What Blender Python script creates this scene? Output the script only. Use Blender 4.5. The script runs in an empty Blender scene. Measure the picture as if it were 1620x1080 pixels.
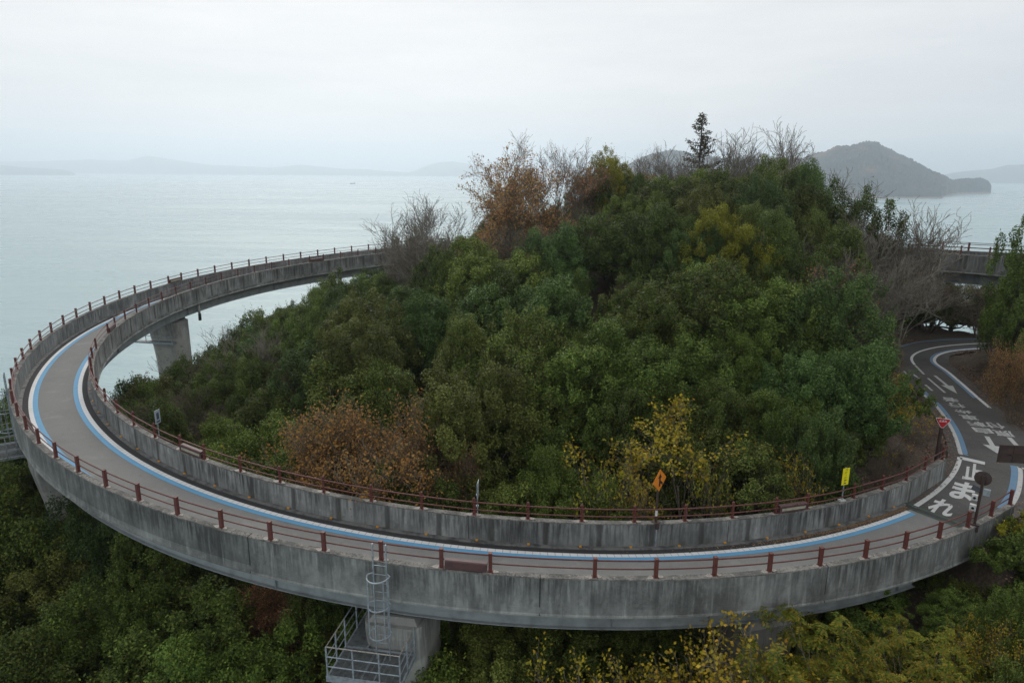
import bpy, math, random
import numpy as np
from mathutils import Matrix, Vector
R = math.radians
C = bpy.context.scene.collection
SC = bpy.context.scene
SEA = 0.0
CZ = 60.0                       # camera height above the sea; heights below are written relative to it

# ------------------------------------------------------------------ camera, sky, sun, exposure
cam = bpy.data.cameras.new('camera'); cam.lens = 24.0; cam.sensor_width = 36.0
cam.clip_start = 0.5; cam.clip_end = 60000
cobj = bpy.data.objects.new('camera', cam); C.objects.link(cobj)
cobj.matrix_world = (Matrix.Translation((0, 0, CZ)) @ Matrix.Rotation(R(90 - 13.937), 4, 'X')
                     @ Matrix.Rotation(R(0.45), 4, 'Z'))
SC.camera = cobj

SUN_EL, SUN_AZ = R(36), R(-14)   # azimuth measured clockwise from +Y
w = bpy.data.worlds.new('World'); SC.world = w; w.use_nodes = True
wt = w.node_tree; wt.nodes.clear()
wo = wt.nodes.new('ShaderNodeOutputWorld'); bg = wt.nodes.new('ShaderNodeBackground')
sky = wt.nodes.new('ShaderNodeTexSky'); sky.sky_type = 'NISHITA'; sky.sun_disc = False
sky.sun_elevation = SUN_EL; sky.sun_rotation = SUN_AZ; sky.air_density = 1.0; sky.dust_density = 3.0
skm = wt.nodes.new('ShaderNodeMix'); skm.data_type = 'RGBA'; skm.blend_type = 'MULTIPLY'
skm.inputs[0].default_value = 1.0; skm.inputs[7].default_value = (0.1, 0.1, 0.1, 1)
wt.links.new(sky.outputs[0], skm.inputs[6])
tc = wt.nodes.new('ShaderNodeTexCoord'); mp = wt.nodes.new('ShaderNodeMapping')
mp.inputs['Scale'].default_value = (1.4, 1.4, 9.0)
wn = wt.nodes.new('ShaderNodeTexNoise'); wn.inputs['Scale'].default_value = 1.6
wn.inputs['Detail'].default_value = 5; wn.inputs['Roughness'].default_value = 0.55
wr = wt.nodes.new('ShaderNodeValToRGB')
wr.color_ramp.elements[0].position = 0.34; wr.color_ramp.elements[0].color = (0.77, 0.795, 0.825, 1)
wr.color_ramp.elements[1].position = 0.64; wr.color_ramp.elements[1].color = (0.895, 0.9, 0.905, 1)
wt.links.new(tc.outputs['Generated'], mp.inputs['Vector']); wt.links.new(mp.outputs[0], wn.inputs['Vector'])
wt.links.new(wn.outputs[0], wr.inputs[0])
cl = wt.nodes.new('ShaderNodeMix'); cl.data_type = 'RGBA'; cl.inputs[0].default_value = 0.93   # overcast layer over the clear sky
wt.links.new(skm.outputs[2], cl.inputs[6]); wt.links.new(wr.outputs[0], cl.inputs[7])
wt.links.new(cl.outputs[2], bg.inputs['Color']); bg.inputs['Strength'].default_value = 1.0
wt.links.new(bg.outputs[0], wo.inputs['Surface'])

sl = bpy.data.lights.new('sun', 'SUN'); sl.energy = 1.25; sl.angle = R(30); sl.color = (1.0, 0.96, 0.9)
so = bpy.data.objects.new('sun', sl); C.objects.link(so)
sd = Vector((math.sin(SUN_AZ) * math.cos(SUN_EL), math.cos(SUN_AZ) * math.cos(SUN_EL), math.sin(SUN_EL)))
so.rotation_euler = (-sd).to_track_quat('-Z', 'Y').to_euler(); so.location = (0, 0, 200)

vs = SC.view_settings
vs.view_transform = 'Standard'; vs.look = 'None'; vs.gamma = 1.0; vs.use_curve_mapping = False; vs.exposure = 0.0
SC.cycles.use_denoising = True
SC.cycles.max_bounces = 8; SC.cycles.diffuse_bounces = 2; SC.cycles.glossy_bounces = 2
SC.cycles.transmission_bounces = 3; SC.cycles.transparent_max_bounces = 8; SC.cycles.volume_bounces = 6
SC.cycles.use_adaptive_sampling = True; SC.cycles.adaptive_threshold = 0.015; SC.cycles.denoising_prefilter = 'NONE'

# ------------------------------------------------------------------ helpers
def tag(o, label=None, cat=None, group=None, kind=None):
    if label: o['label'] = label
    if cat: o['category'] = cat
    if group: o['group'] = group
    if kind: o['kind'] = kind
    return o

def mk_mesh(name, verts, faces=None, quads=None, tris=None, smooth=False, uv=None):
    me = bpy.data.meshes.new(name)
    if faces is not None:
        me.from_pydata([tuple(map(float, v)) for v in verts], [], [tuple(map(int, f)) for f in faces])
    else:
        f = quads if quads is not None else tris
        k = f.shape[1]; n = len(f)
        v = np.asarray(verts, dtype=np.float32)
        me.vertices.add(len(v)); me.vertices.foreach_set('co', v.ravel())
        me.loops.add(n * k); me.loops.foreach_set('vertex_index', np.asarray(f, dtype=np.int32).ravel())
        me.polygons.add(n)
        me.polygons.foreach_set('loop_start', np.arange(0, n * k, k, dtype=np.int32))
        me.polygons.foreach_set('loop_total', np.full(n, k, dtype=np.int32))
        me.update(calc_edges=True)
    if uv is not None:
        ul = me.uv_layers.new(name='UVMap')
        idx = np.zeros(len(me.loops), dtype=np.int32); me.loops.foreach_get('vertex_index', idx)
        ul.data.foreach_set('uv', np.asarray(uv, dtype=np.float32)[idx].ravel())
    if smooth: me.polygons.foreach_set('use_smooth', np.ones(len(me.polygons), dtype=bool))
    me.update()
    return me

def mk(name, me, mat=None, parent=None, loc=None):
    o = bpy.data.objects.new(name, me); C.objects.link(o)
    if mat and not me.materials: me.materials.append(mat)
    if parent: o.parent = parent
    if loc is not None: o.location = loc
    return o

def empty(name, loc=(0, 0, 0), rz=0.0):
    o = bpy.data.objects.new(name, None); C.objects.link(o); o.location = loc
    o.rotation_euler = (0, 0, rz); o.empty_display_size = 0.3
    return o

class MB:
    """collects simple solids into one mesh"""
    def __init__(s): s.v = []; s.f = []
    def add(s, vs, fs):
        b = len(s.v); s.v += [tuple(v) for v in vs]; s.f += [tuple(b + i for i in f) for f in fs]
        return s
    def box(s, c, d, rz=0.0, M=None):
        x, y, z = [k / 2 for k in d]
        vs = [Vector((a * x, b * y, e * z)) for e in (-1, 1) for a, b in ((-1, -1), (1, -1), (1, 1), (-1, 1))]
        m = Matrix.Translation(c) @ (M.to_4x4() if M else Matrix.Rotation(rz, 4, 'Z'))
        return s.add([m @ v for v in vs], [(0, 3, 2, 1), (4, 5, 6, 7), (0, 1, 5, 4), (1, 2, 6, 5), (2, 3, 7, 6), (3, 0, 4, 7)])
    def tube(s, pts, r, k=6, closed=False, cap=True):
        pts = [Vector(p) for p in pts]; n = len(pts); rings = []
        for i, p in enumerate(pts):
            if closed: t = pts[(i + 1) % n] - pts[i - 1]
            else: t = pts[min(i + 1, n - 1)] - pts[max(i - 1, 0)]
            t.normalize(); a = t.cross(Vector((0, 0, 1)))
            if a.length < 0.05: a = t.cross(Vector((1, 0, 0)))
            a.normalize(); b = a.cross(t)
            rr = r[i] if isinstance(r, (list, tuple)) else r
            rings.append([p + (a * math.cos(6.2832 * j / k) + b * math.sin(6.2832 * j / k)) * rr for j in range(k)])
        vs = [v for g in rings for v in g]; fs = []
        for i in range(n if closed else n - 1):
            q = (i + 1) % n
            fs += [(i * k + j, i * k + (j + 1) % k, q * k + (j + 1) % k, q * k + j) for j in range(k)]
        if cap and not closed: fs += [tuple(range(k - 1, -1, -1)), tuple((n - 1) * k + j for j in range(k))]
        return s.add(vs, fs)
    def prism(s, poly, z0, z1):
        n = len(poly)
        return s.add([(x, y, z0) for x, y in poly] + [(x, y, z1) for x, y in poly],
                     [tuple(range(n - 1, -1, -1)), tuple(range(n, 2 * n))] + [(i, (i + 1) % n, n + (i + 1) % n, n + i) for i in range(n)])
    def mesh(s, name, smooth=False): return mk_mesh(name, s.v, faces=s.f, smooth=smooth)
    def build(s, name, mat, parent=None, smooth=False, loc=None):
        return mk(name, s.mesh(name, smooth), mat, parent, loc)

# ------------------------------------------------------------------ materials
class NT:
    def __init__(s, name):
        s.m = bpy.data.materials.new(name); s.m.use_nodes = True
        s.t = s.m.node_tree; s.p = s.t.nodes['Principled BSDF']; s.out = s.t.nodes['Material Output']
    def n(s, typ, **kw):
        nd = s.t.nodes.new('ShaderNode' + typ)
        for k, v in kw.items():
            if k in nd.inputs: s.set(nd.inputs[k], v)
            else: setattr(nd, k, v)
        return nd
    def set(s, inp, v):
        if isinstance(v, bpy.types.NodeSocket): s.t.links.new(v, inp)
        else: inp.default_value = v
    def noise(s, scale, detail=4, rough=0.55, vec=None, dist=0.0):
        nd = s.n('TexNoise'); nd.inputs['Scale'].default_value = scale
        nd.inputs['Detail'].default_value = detail; nd.inputs['Roughness'].default_value = rough
        nd.inputs['Distortion'].default_value = dist
        if vec: s.t.links.new(vec, nd.inputs['Vector'])
        return nd.outputs[0]
    def ramp(s, fac, stops):
        nd = s.n('ValToRGB'); cr = nd.color_ramp
        while len(cr.elements) < len(stops): cr.elements.new(0.5)
        for e, (p, c) in zip(cr.elements, stops):
            e.position = p; e.color = (*c, 1) if len(c) == 3 else c
        s.t.links.new(fac, nd.inputs[0]); return nd.outputs[0]
    def rampf(s, fac, p0, p1, a=0.0, b=1.0):
        nd = s.n('MapRange'); nd.interpolation_type = 'SMOOTHSTEP'
        nd.inputs[1].default_value = p0; nd.inputs[2].default_value = p1
        nd.inputs[3].default_value = a; nd.inputs[4].default_value = b
        s.t.links.new(fac, nd.inputs[0]); return nd.outputs[0]
    def mix(s, fac, a, b, mode='MIX'):
        nd = s.n('Mix'); nd.data_type = 'RGBA'; nd.blend_type = mode
        for i, v in ((0, fac), (6, a), (7, b)):
            if isinstance(v, tuple) and len(v) == 3: v = (*v, 1)
            s.set(nd.inputs[i], v)
        return nd.outputs[2]
    def math(s, op, a, b=None):
        nd = s.n('Math'); nd.operation = op; s.set(nd.inputs[0], a)
        if b is not None: s.set(nd.inputs[1], b)
        return nd.outputs[0]
    def mapping(s, vec, scale):
        nd = s.n('Mapping'); nd.inputs['Scale'].default_value = scale
        s.t.links.new(vec, nd.inputs['Vector']); return nd.outputs[0]
    def objc(s): return s.n('TexCoord').outputs['Object']
    def uv(s): return s.n('TexCoord').outputs['UV']
    def bump(s, h, strength=0.3, dist=0.02):
        nd = s.n('Bump'); nd.inputs['Strength'].default_value = strength; nd.inputs['Distance'].default_value = dist
        s.t.links.new(h, nd.inputs['Height']); s.t.links.new(nd.outputs[0], s.p.inputs['Normal'])
    def base(s, c, rough=0.8, metal=0.0, spec=None):
        s.set(s.p.inputs['Base Color'], (*c, 1) if isinstance(c, tuple) else c)
        s.set(s.p.inputs['Roughness'], rough); s.p.inputs['Metallic'].default_value = metal
        if spec is not None: s.p.inputs['Specular IOR Level'].default_value = spec
        return s.m

def worn(name, c, c2, scale=6.0, rough=0.6, metal=0.0, lo=0.4, hi=0.7):
    t = NT(name); o = t.objc()
    f = t.noise(scale, 5, 0.6, o)
    col = t.mix(t.rampf(f, lo, hi), c, c2)
    t.bump(t.noise(scale * 6, 3, 0.6, o), 0.15, 0.004)
    return t.base(col, rough, metal)

def concrete_wall(name, lo=(0.115, 0.12, 0.116), hi=(0.25, 0.258, 0.248), dark=(0.035, 0.036, 0.034), amount=0.75, band=0.0, soot=0.8):
    t = NT(name); uv = t.uv(); o = t.objc()
    sep = t.n('SeparateXYZ'); t.t.links.new(uv, sep.inputs[0]); u, v = sep.outputs[0], sep.outputs[1]
    big = t.noise(0.55, 4, 0.6, o)
    col = t.mix(t.rampf(big, 0.3, 0.72), lo, hi)
    fine = t.noise(9.0, 6, 0.7, o)
    mot = t.noise(1.4, 5, 0.7, t.mapping(o, (1, 1, 0.6)))
    col = t.mix(t.rampf(mot, 0.46, 0.62, 0, 0.5), col, tuple(k * 0.55 for k in lo))
    col = t.mix(t.rampf(mot, 0.34, 0.42, 0.45, 0), col, tuple(min(0.5, k * 1.35) for k in hi))
    col = t.mix(t.rampf(fine, 0.35, 0.75, 0.0, 0.35), col, (0.27, 0.275, 0.26))
    st = t.noise(1.0, 7, 0.62, t.mapping(uv, (7.0, 0.55, 1)))
    st2 = t.noise(1.0, 4, 0.6, t.mapping(uv, (1.3, 0.35, 1)))
    # runs start at the coping and thin out downwards at a ragged length
    top = t.math('ADD', v, t.math('MULTIPLY', st2, 1.5))
    m = t.math('MULTIPLY', t.rampf(st, 0.4, 0.6), t.rampf(top, -0.9, 0.7))
    m = t.math('MULTIPLY', m, t.math('MULTIPLY', t.rampf(t.noise(0.16, 3, 0.5, t.mapping(uv, (1.0, 0.0, 1))), 0.3, 0.7, 0.35, 1.15), amount))
    ri = t.n('ObjectInfo').outputs['Random']
    col = t.mix(m, col, dark)
    m2 = t.math('MULTIPLY', t.rampf(st2, 0.46, 0.66), soot * 0.55)
    col = t.mix(m2, col, (0.05, 0.051, 0.049))
    lt = t.noise(1.0, 6, 0.6, t.mapping(uv, (4.1, 0.4, 3)))
    col = t.mix(t.rampf(lt, 0.54, 0.7, 0, 0.5), col, (0.33, 0.345, 0.33))
    if band > 0:                       # damp runs below every railing post
        fr = t.math('FRACT', t.math('ADD', t.math('DIVIDE', u, 2.0), 0.5))
        dist = t.math('ABSOLUTE', t.math('SUBTRACT', fr, 0.5))
        wob = t.math('ADD', dist, t.math('MULTIPLY', t.noise(1.0, 3, 0.5, t.mapping(uv, (3, 1.2, 1))), 0.06))
        bm = t.math('MULTIPLY', t.rampf(wob, 0.055, 0.105, 1.0, 0.0), band)
        col = t.mix(bm, col, (0.05, 0.05, 0.047))
    # pale lime crust at the foot
    foot = t.math('MULTIPLY', t.rampf(v, -1.44, -1.28, 1.0, 0.0), t.rampf(fine, 0.3, 0.6, 0.2, 0.9))
    col = t.mix(t.math('MULTIPLY', foot, 0.55), col, (0.42, 0.42, 0.38))
    hs = t.n('HueSaturation'); t.t.links.new(col, hs.inputs['Color']); t.t.links.new(t.rampf(ri, 0, 1, 0.82, 1.22), hs.inputs['Value']); col = hs.outputs[0]
    t.bump(t.math('ADD', t.noise(18, 6, 0.7, o), t.math('MULTIPLY', t.noise(2.2, 3, 0.5, o), 0.6)), 0.35, 0.012)
    return t.base(col, 0.92)

def coping_mat():
    t = NT('weathered_coping'); o = t.objc()
    a = t.noise(1.6, 6, 0.7, o); b = t.noise(14, 5, 0.75, o)
    col = t.mix(t.rampf(a, 0.35, 0.65), (0.10, 0.098, 0.092), (0.26, 0.245, 0.22))
    col = t.mix(t.rampf(b, 0.48, 0.68), col, (0.045, 0.045, 0.04))
    col = t.mix(t.rampf(t.noise(5, 4, 0.6, o), 0.6, 0.72, 0, 0.6), col, (0.4, 0.36, 0.31))
    t.bump(b, 0.5, 0.012)
    return t.base(col, 0.95)

def asphalt(name, c1, c2, patch=0.12):
    t = NT(name); o = t.objc()
    g = t.noise(55, 3, 0.7, o); big = t.noise(0.35, 5, 0.65, o)
    col = t.mix(t.rampf(g, 0.3, 0.7), c1, c2)
    col = t.mix(t.rampf(big, 0.4, 0.75, 0, patch * 3), col, tuple(k * 0.7 for k in c1))
    sp = t.noise(2.3, 6, 0.75, o)
    col = t.mix(t.rampf(sp, 0.58, 0.75, 0, 0.5), col, tuple(k * 0.62 for k in c1))
    col = t.mix(t.rampf(t.noise(1.1, 4, 0.6, o), 0.55, 0.7, 0, 0.25), col, tuple(k * 1.3 for k in c2))
    t.bump(g, 0.4, 0.006)
    return t.base(col, 0.88, spec=0.3)

def paint(name, c, under, wear=0.5):
    t = NT(name); o = t.objc()
    wv = t.noise(11, 6, 0.75, o); w2 = t.noise(1.2, 3, 0.5, o)
    m = t.rampf(t.math('ADD', wv, t.math('MULTIPLY', w2, 0.3)), 0.62 + (0.3 - wear * 0.3), 0.9 + (0.3 - wear * 0.3))
    col = t.mix(m, c, under)
    col = t.mix(t.rampf(t.noise(2.5, 4, 0.6, o), 0.4, 0.8, 0, 0.3), col, tuple(k * 0.7 for k in c))
    return t.base(col, 0.7)

def leaf_mat(name, cols, trans=0.13, obj_var=0.24, rough=0.5):
    t = NT(name)
    geo = t.n('NewGeometry'); oi = t.n('ObjectInfo'); at = t.n('Attribute'); at.attribute_name = 'tone'
    stops = [(i / max(1, len(cols) - 1), c) for i, c in enumerate(cols)]
    col = t.ramp(geo.outputs['Random Per Island'], stops)
    hs = t.n('HueSaturation'); t.t.links.new(col, hs.inputs['Color'])
    t.t.links.new(t.math('MULTIPLY', t.rampf(oi.outputs['Random'], 0, 1, 1 - obj_var, 1 + obj_var), at.outputs['Fac']), hs.inputs['Value'])
    r2 = t.math('FRACT', t.math('MULTIPLY', oi.outputs['Random'], 7.31))
    t.t.links.new(t.rampf(r2, 0, 1, 0.488, 0.508), hs.inputs['Hue'])
    col = hs.outputs[0]
    t.base(col, rough, spec=0.12)
    if trans > 0:
        tr = t.n('BsdfTranslucent'); t.t.links.new(col, tr.inputs['Color'])
        mx = t.n('MixShader'); mx.inputs[0].default_value = trans
        t.t.links.new(t.p.outputs[0], mx.inputs[1]); t.t.links.new(tr.outputs[0], mx.inputs[2])
        t.t.links.new(mx.outputs[0], t.out.inputs['Surface'])
    return t.m

M = {}
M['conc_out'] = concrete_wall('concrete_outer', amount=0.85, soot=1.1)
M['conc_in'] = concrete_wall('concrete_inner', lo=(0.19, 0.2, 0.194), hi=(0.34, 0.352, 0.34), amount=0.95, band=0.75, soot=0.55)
M['coping'] = coping_mat()
M['mortar'] = worn('mortar', (0.36, 0.33, 0.29), (0.2, 0.18, 0.16), 12)
M['pier'] = concrete_wall('concrete_pier', lo=(0.3, 0.3, 0.28), hi=(0.42, 0.415, 0.39), amount=0.55, soot=0.4)
M['deck_asph'] = asphalt('ramp_asphalt', (0.178, 0.178, 0.168), (0.255, 0.254, 0.241))
M['shoulder'] = asphalt('shoulder_asphalt', (0.035, 0.035, 0.036), (0.062, 0.06, 0.06))
M['road_asph'] = asphalt('road_asphalt', (0.08, 0.078, 0.074), (0.128, 0.125, 0.118), 0.2)
M['white'] = paint('white_paint', (0.72, 0.72, 0.71), (0.2, 0.2, 0.2), 0.55)
M['letter'] = paint('letter_paint', (0.6, 0.6, 0.585), (0.12, 0.12, 0.118), 0.8)
M['white_old'] = paint('worn_white_paint', (0.5, 0.5, 0.49), (0.09, 0.09, 0.09), 0.75)
M['blue'] = paint('blue_paint', (0.125, 0.345, 0.555), (0.14, 0.2, 0.25), 0.6)
M['blue_old'] = paint('worn_blue_paint', (0.13, 0.24, 0.36), (0.08, 0.09, 0.1), 0.75)
M['kerb'] = worn('kerb_concrete', (0.16, 0.16, 0.155), (0.05, 0.05, 0.05), 3)
M['rail'] = worn('rust_brown_paint', (0.13, 0.035, 0.026), (0.075, 0.022, 0.018), 9, 0.55)
M['steel'] = worn('grey_blue_steel', (0.3, 0.325, 0.335), (0.2, 0.22, 0.225), 1.6, 0.5)
M['galv'] = worn('galvanised_steel', (0.36, 0.41, 0.45), (0.22, 0.25, 0.27), 7, 0.45, 0.3)
M['galv_dark'] = worn('galvanised_grating', (0.2, 0.215, 0.22), (0.12, 0.125, 0.13), 7, 0.55, 0.3)
M['rubber'] = worn('black_rubber', (0.02, 0.02, 0.022), (0.04, 0.045, 0.04), 5)
M['green_joint'] = worn('green_joint_sealant', (0.05, 0.085, 0.055), (0.03, 0.045, 0.035), 6)
M['orange'] = worn('orange_reflector', (0.75, 0.32, 0.02), (0.6, 0.4, 0.08), 9, 0.35)
M['lamp_box'] = worn('plum_brown_housing', (0.11, 0.052, 0.052), (0.075, 0.04, 0.042), 4, 0.5)
M['lamp_lens'] = worn('cream_lens', (0.42, 0.42, 0.3), (0.3, 0.3, 0.22), 5, 0.3)
M['brown'] = worn('dark_brown_paint', (0.06, 0.035, 0.03), (0.04, 0.025, 0.022), 5, 0.55)
M['sign_red'] = worn('sign_red', (0.55, 0.012, 0.022), (0.45, 0.012, 0.02), 5, 0.4)
M['sign_white'] = worn('sign_white', (0.72, 0.72, 0.72), (0.6, 0.6, 0.6), 5, 0.4)
M['sign_grey'] = worn('sign_grey', (0.34, 0.38, 0.42), (0.26, 0.3, 0.34), 8, 0.4)
M['sign_ink'] = worn('sign_ink', (0.05, 0.06, 0.09), (0.07, 0.08, 0.11), 8, 0.5)
M['sign_black'] = worn('sign_black', (0.012, 0.012, 0.012), (0.02, 0.02, 0.02), 8, 0.5)
M['sign_orange'] = worn('sign_orange', (0.72, 0.22, 0.012), (0.6, 0.18, 0.012), 6, 0.4)
M['sign_yellow'] = worn('sign_yellow', (0.85, 0.75, 0.01), (0.8, 0.68, 0.01), 6, 0.4)
M['plastic_white'] = worn('white_plastic', (0.6, 0.6, 0.58), (0.45, 0.45, 0.43), 9, 0.4)
M['glass_dark'] = worn('dark_glass', (0.015, 0.02, 0.03), (0.02, 0.025, 0.035), 3, 0.1)
M['bark'] = worn('grey_bark', (0.165, 0.145, 0.112), (0.09, 0.08, 0.06), 5, 0.9)
M['bark_pale'] = worn('pale_bark', (0.23, 0.205, 0.165), (0.135, 0.12, 0.095), 4, 0.9)
M['bark_brown'] = worn('brown_twigs', (0.15, 0.118, 0.08), (0.09, 0.07, 0.047), 4, 0.9)
M['bark_dark'] = worn('dark_bark', (0.06, 0.052, 0.045), (0.035, 0.03, 0.026), 5, 0.9)
def ribbed():
    t = NT('ribbed_white_line'); o = t.objc(); sep = t.n('SeparateXYZ'); t.t.links.new(t.uv(), sep.inputs[0])
    fr = t.math('FRACT', t.math('DIVIDE', sep.outputs[0], 0.3)); tick = t.rampf(fr, 0.86, 0.93)
    wv = t.noise(9, 6, 0.75, o)
    col = t.mix(t.rampf(wv, 0.58, 0.78, 0, 0.7), (0.73, 0.73, 0.72), (0.32, 0.32, 0.31))
    col = t.mix(t.math('MULTIPLY', tick, 0.6), col, (0.25, 0.25, 0.25))
    col = t.mix(t.rampf(t.noise(0.8, 4, 0.6, o), 0.5, 0.7, 0, 0.35), col, (0.5, 0.49, 0.46))
    return t.base(col, 0.7)
M['white_rib'] = ribbed()
L = {}
L['dark'] = leaf_mat('leaf_dark_green', [(0.03472, 0.05976, 0.0133), (0.062, 0.09354, 0.019), (0.093, 0.1273, 0.02565), (0.155, 0.1845, 0.038)])
L['mid'] = leaf_mat('leaf_mid_green', [(0.04464, 0.07795, 0.01425), (0.07688, 0.1195, 0.0209), (0.1116, 0.1559, 0.0285), (0.1736, 0.2144, 0.0418)])
L['olive'] = leaf_mat('leaf_olive', [(0.0512, 0.0689, 0.01444), (0.09076, 0.1097, 0.02166), (0.128, 0.1442, 0.03069), (0.1803, 0.1761, 0.04512)])
L['blue'] = leaf_mat('leaf_blue_green', [(0.03068, 0.06129, 0.01615), (0.05192, 0.09448, 0.02375), (0.07788, 0.1277, 0.0323), (0.1239, 0.1724, 0.0475)])
L['yellowgreen'] = leaf_mat('leaf_yellow_green', [(0.143, 0.1719, 0.018), (0.2431, 0.2544, 0.024), (0.3289, 0.3025, 0.03), (0.1716, 0.1925, 0.025)], 0.3, 0.15)
L['yellow'] = leaf_mat('leaf_yellow', [(0.1725, 0.1725, 0.0275), (0.3795, 0.2875, 0.0275), (0.5175, 0.368, 0.033), (0.23, 0.23, 0.033), (0.46, 0.253, 0.033)], 0.3, 0.2)
L['gold'] = leaf_mat('leaf_gold_orange', [(0.525, 0.3645, 0.12), (0.65, 0.459, 0.15), (0.525, 0.297, 0.1125), (0.45, 0.216, 0.09)], 0.3, 0.2)
L['orange'] = leaf_mat('leaf_orange', [(0.408, 0.189, 0.075), (0.528, 0.2835, 0.1125), (0.396, 0.2295, 0.105), (0.312, 0.135, 0.0675), (0.24, 0.2025, 0.075)], 0.3, 0.2)
L['ochre'] = leaf_mat('leaf_ochre', [(0.3, 0.14, 0.045), (0.38, 0.2, 0.06), (0.26, 0.13, 0.05), (0.2, 0.14, 0.045), (0.33, 0.13, 0.04)], 0.3, 0.15)
L['rust'] = leaf_mat('leaf_rust', [(0.253, 0.125, 0.0585), (0.345, 0.175, 0.078), (0.1955, 0.1375, 0.065), (0.138, 0.1375, 0.0585)], 0.3, 0.2)
L['red'] = leaf_mat('leaf_red', [(0.3, 0.025, 0.02), (0.22, 0.03, 0.02), (0.2, 0.06, 0.02)], 0.3, 0.1)
L['conifer'] = leaf_mat('leaf_conifer', [(0.03, 0.036, 0.018), (0.05, 0.052, 0.022), (0.085, 0.06, 0.028), (0.11, 0.062, 0.028)], 0.1, 0.1)
L['sumac'] = leaf_mat('leaf_sumac', [(0.0725, 0.1232, 0.0144), (0.1305, 0.174, 0.0192), (0.232, 0.232, 0.024), (0.348, 0.2465, 0.03), (0.1015, 0.145, 0.0168)], 0.3, 0.2)
L['litter'] = leaf_mat('leaf_litter', [(0.12, 0.07, 0.045), (0.2, 0.12, 0.075), (0.3, 0.2, 0.13), (0.075, 0.05, 0.038), (0.38, 0.26, 0.17), (0.22, 0.11, 0.055)], 0.1, 0.0, 0.8)

# ------------------------------------------------------------------ path of the ramp (outer railing line, wall-top heights)
OUTER = [[21.31,26.55,-13.52],[18.87,24.8,-13.38],[16.3,23.25,-13.24],[13.61,21.93,-13.11],[10.81,20.88,-12.97],[7.91,20.1,-12.83],[4.95,19.61,-12.7],[1.95,19.41,-12.56],[-1.05,19.48,-12.43],[-4.03,19.82,-12.29],[-6.96,20.43,-12.16],[-9.83,21.3,-12.03],[-12.6,22.42,-11.89],[-15.26,23.8,-11.76],[-17.79,25.42,-11.63],[-20.16,27.27,-11.5],[-22.35,29.34,-11.36],[-24.34,31.59,-11.23],[-26.12,34.02,-11.1],[-27.67,36.6,-10.97],[-28.97,39.3,-10.84],[-30.02,42.1,-10.7],[-30.81,44.98,-10.57],[-31.34,47.93,-10.44],[-31.59,50.92,-10.31],[-31.58,53.93,-10.17],[-31.28,56.92,-10.04],[-30.69,59.87,-9.91],[-29.82,62.74,-9.77],[-28.64,65.49,-9.64],[-27.18,68.09,-9.5],[-25.45,70.52,-9.37],[-23.47,72.78,-9.23],[-21.3,74.87,-9.1],[-18.96,76.76,-8.96],[-16.46,78.37,-8.82],[-13.47,80.2,-8.67],[-11.05,81.55,-8.55],[-8.51,82.7,-8.43],[-5.86,83.61,-8.31],[-3.12,84.31,-8.19],[-0.32,84.7,-8.07],[2.53,84.75,-7.95],[5.36,84.53,-7.83],[8.16,84.05,-7.71],[10.91,83.3,-7.59],[13.59,82.3,-7.47],[16.17,81.0,-7.35],[18.64,79.5,-7.22],[20.97,77.7,-7.1],[23.9,74.8,-6.93],[26.4,71.9,-6.77],[29.9,66.9,-6.51],[33.2,61.6,-6.25],[36.2,56.6,-6.0],[39.6,51.0,-5.76],[43.0,45.5,-5.5],[46.5,40.0,-5.25]]

class Path:
    def __init__(s, pts, step=0.5):
        P = np.array(pts, float); out = []
        for i in range(len(P) - 1):
            p0 = P[i - 1] if i else 2 * P[0] - P[1]; p1, p2 = P[i], P[i + 1]
            p3 = P[i + 2] if i + 2 < len(P) else 2 * P[-1] - P[-2]
            for t in np.linspace(0, 1, 8, endpoint=False):
                out.append(0.5 * ((2 * p1) + (p2 - p0) * t + (2 * p0 - 5 * p1 + 4 * p2 - p3) * t * t + (3 * p1 - p0 - 3 * p2 + p3) * t ** 3))
        out.append(P[-1]); q = np.array(out)
        s.S = np.r_[0, np.cumsum(np.hypot(*np.diff(q, axis=0)[:, :2].T))]
        s.q = q; s.len = s.S[-1]
    def p(s, d): return np.array([np.interp(d, s.S, s.q[:, k]) for k in range(3)])
    def tan(s, d):
        a, b = s.p(max(0, d - 0.6)), s.p(min(s.len, d + 0.6)); t = (b - a)[:2]; return t / np.hypot(*t)
    def inn(s, d): t = s.tan(d); return np.array([t[1], -t[0]])      # towards the inside of the loop
    def near(s, x, y): return float(s.S[np.argmin(np.hypot(s.q[:, 0] - x, s.q[:, 1] - y))])
    def offset(s, wdt, d0, d1, step=1.0):
        out = []
        for d in np.arange(d0, d1, step):
            p = s.p(d); n = s.inn(d); out.append([p[0] + n[0] * wdt, p[1] + n[1] * wdt, p[2]])
        return out
OUTER = [[a, b, c + CZ] for a, b, c in OUTER]
PO = Path(OUTER)
WID = 3.6
JOINT = 2.0
PI_ = Path([[21.22, 31.11, CZ - 13.45], [19.64, 29.87, CZ - 13.44], [18.06, 28.61, CZ - 13.40], [16.88, 27.78, CZ - 13.36]]
           + PO.offset(WID, 7.2, PO.len, 1.5))

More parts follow.
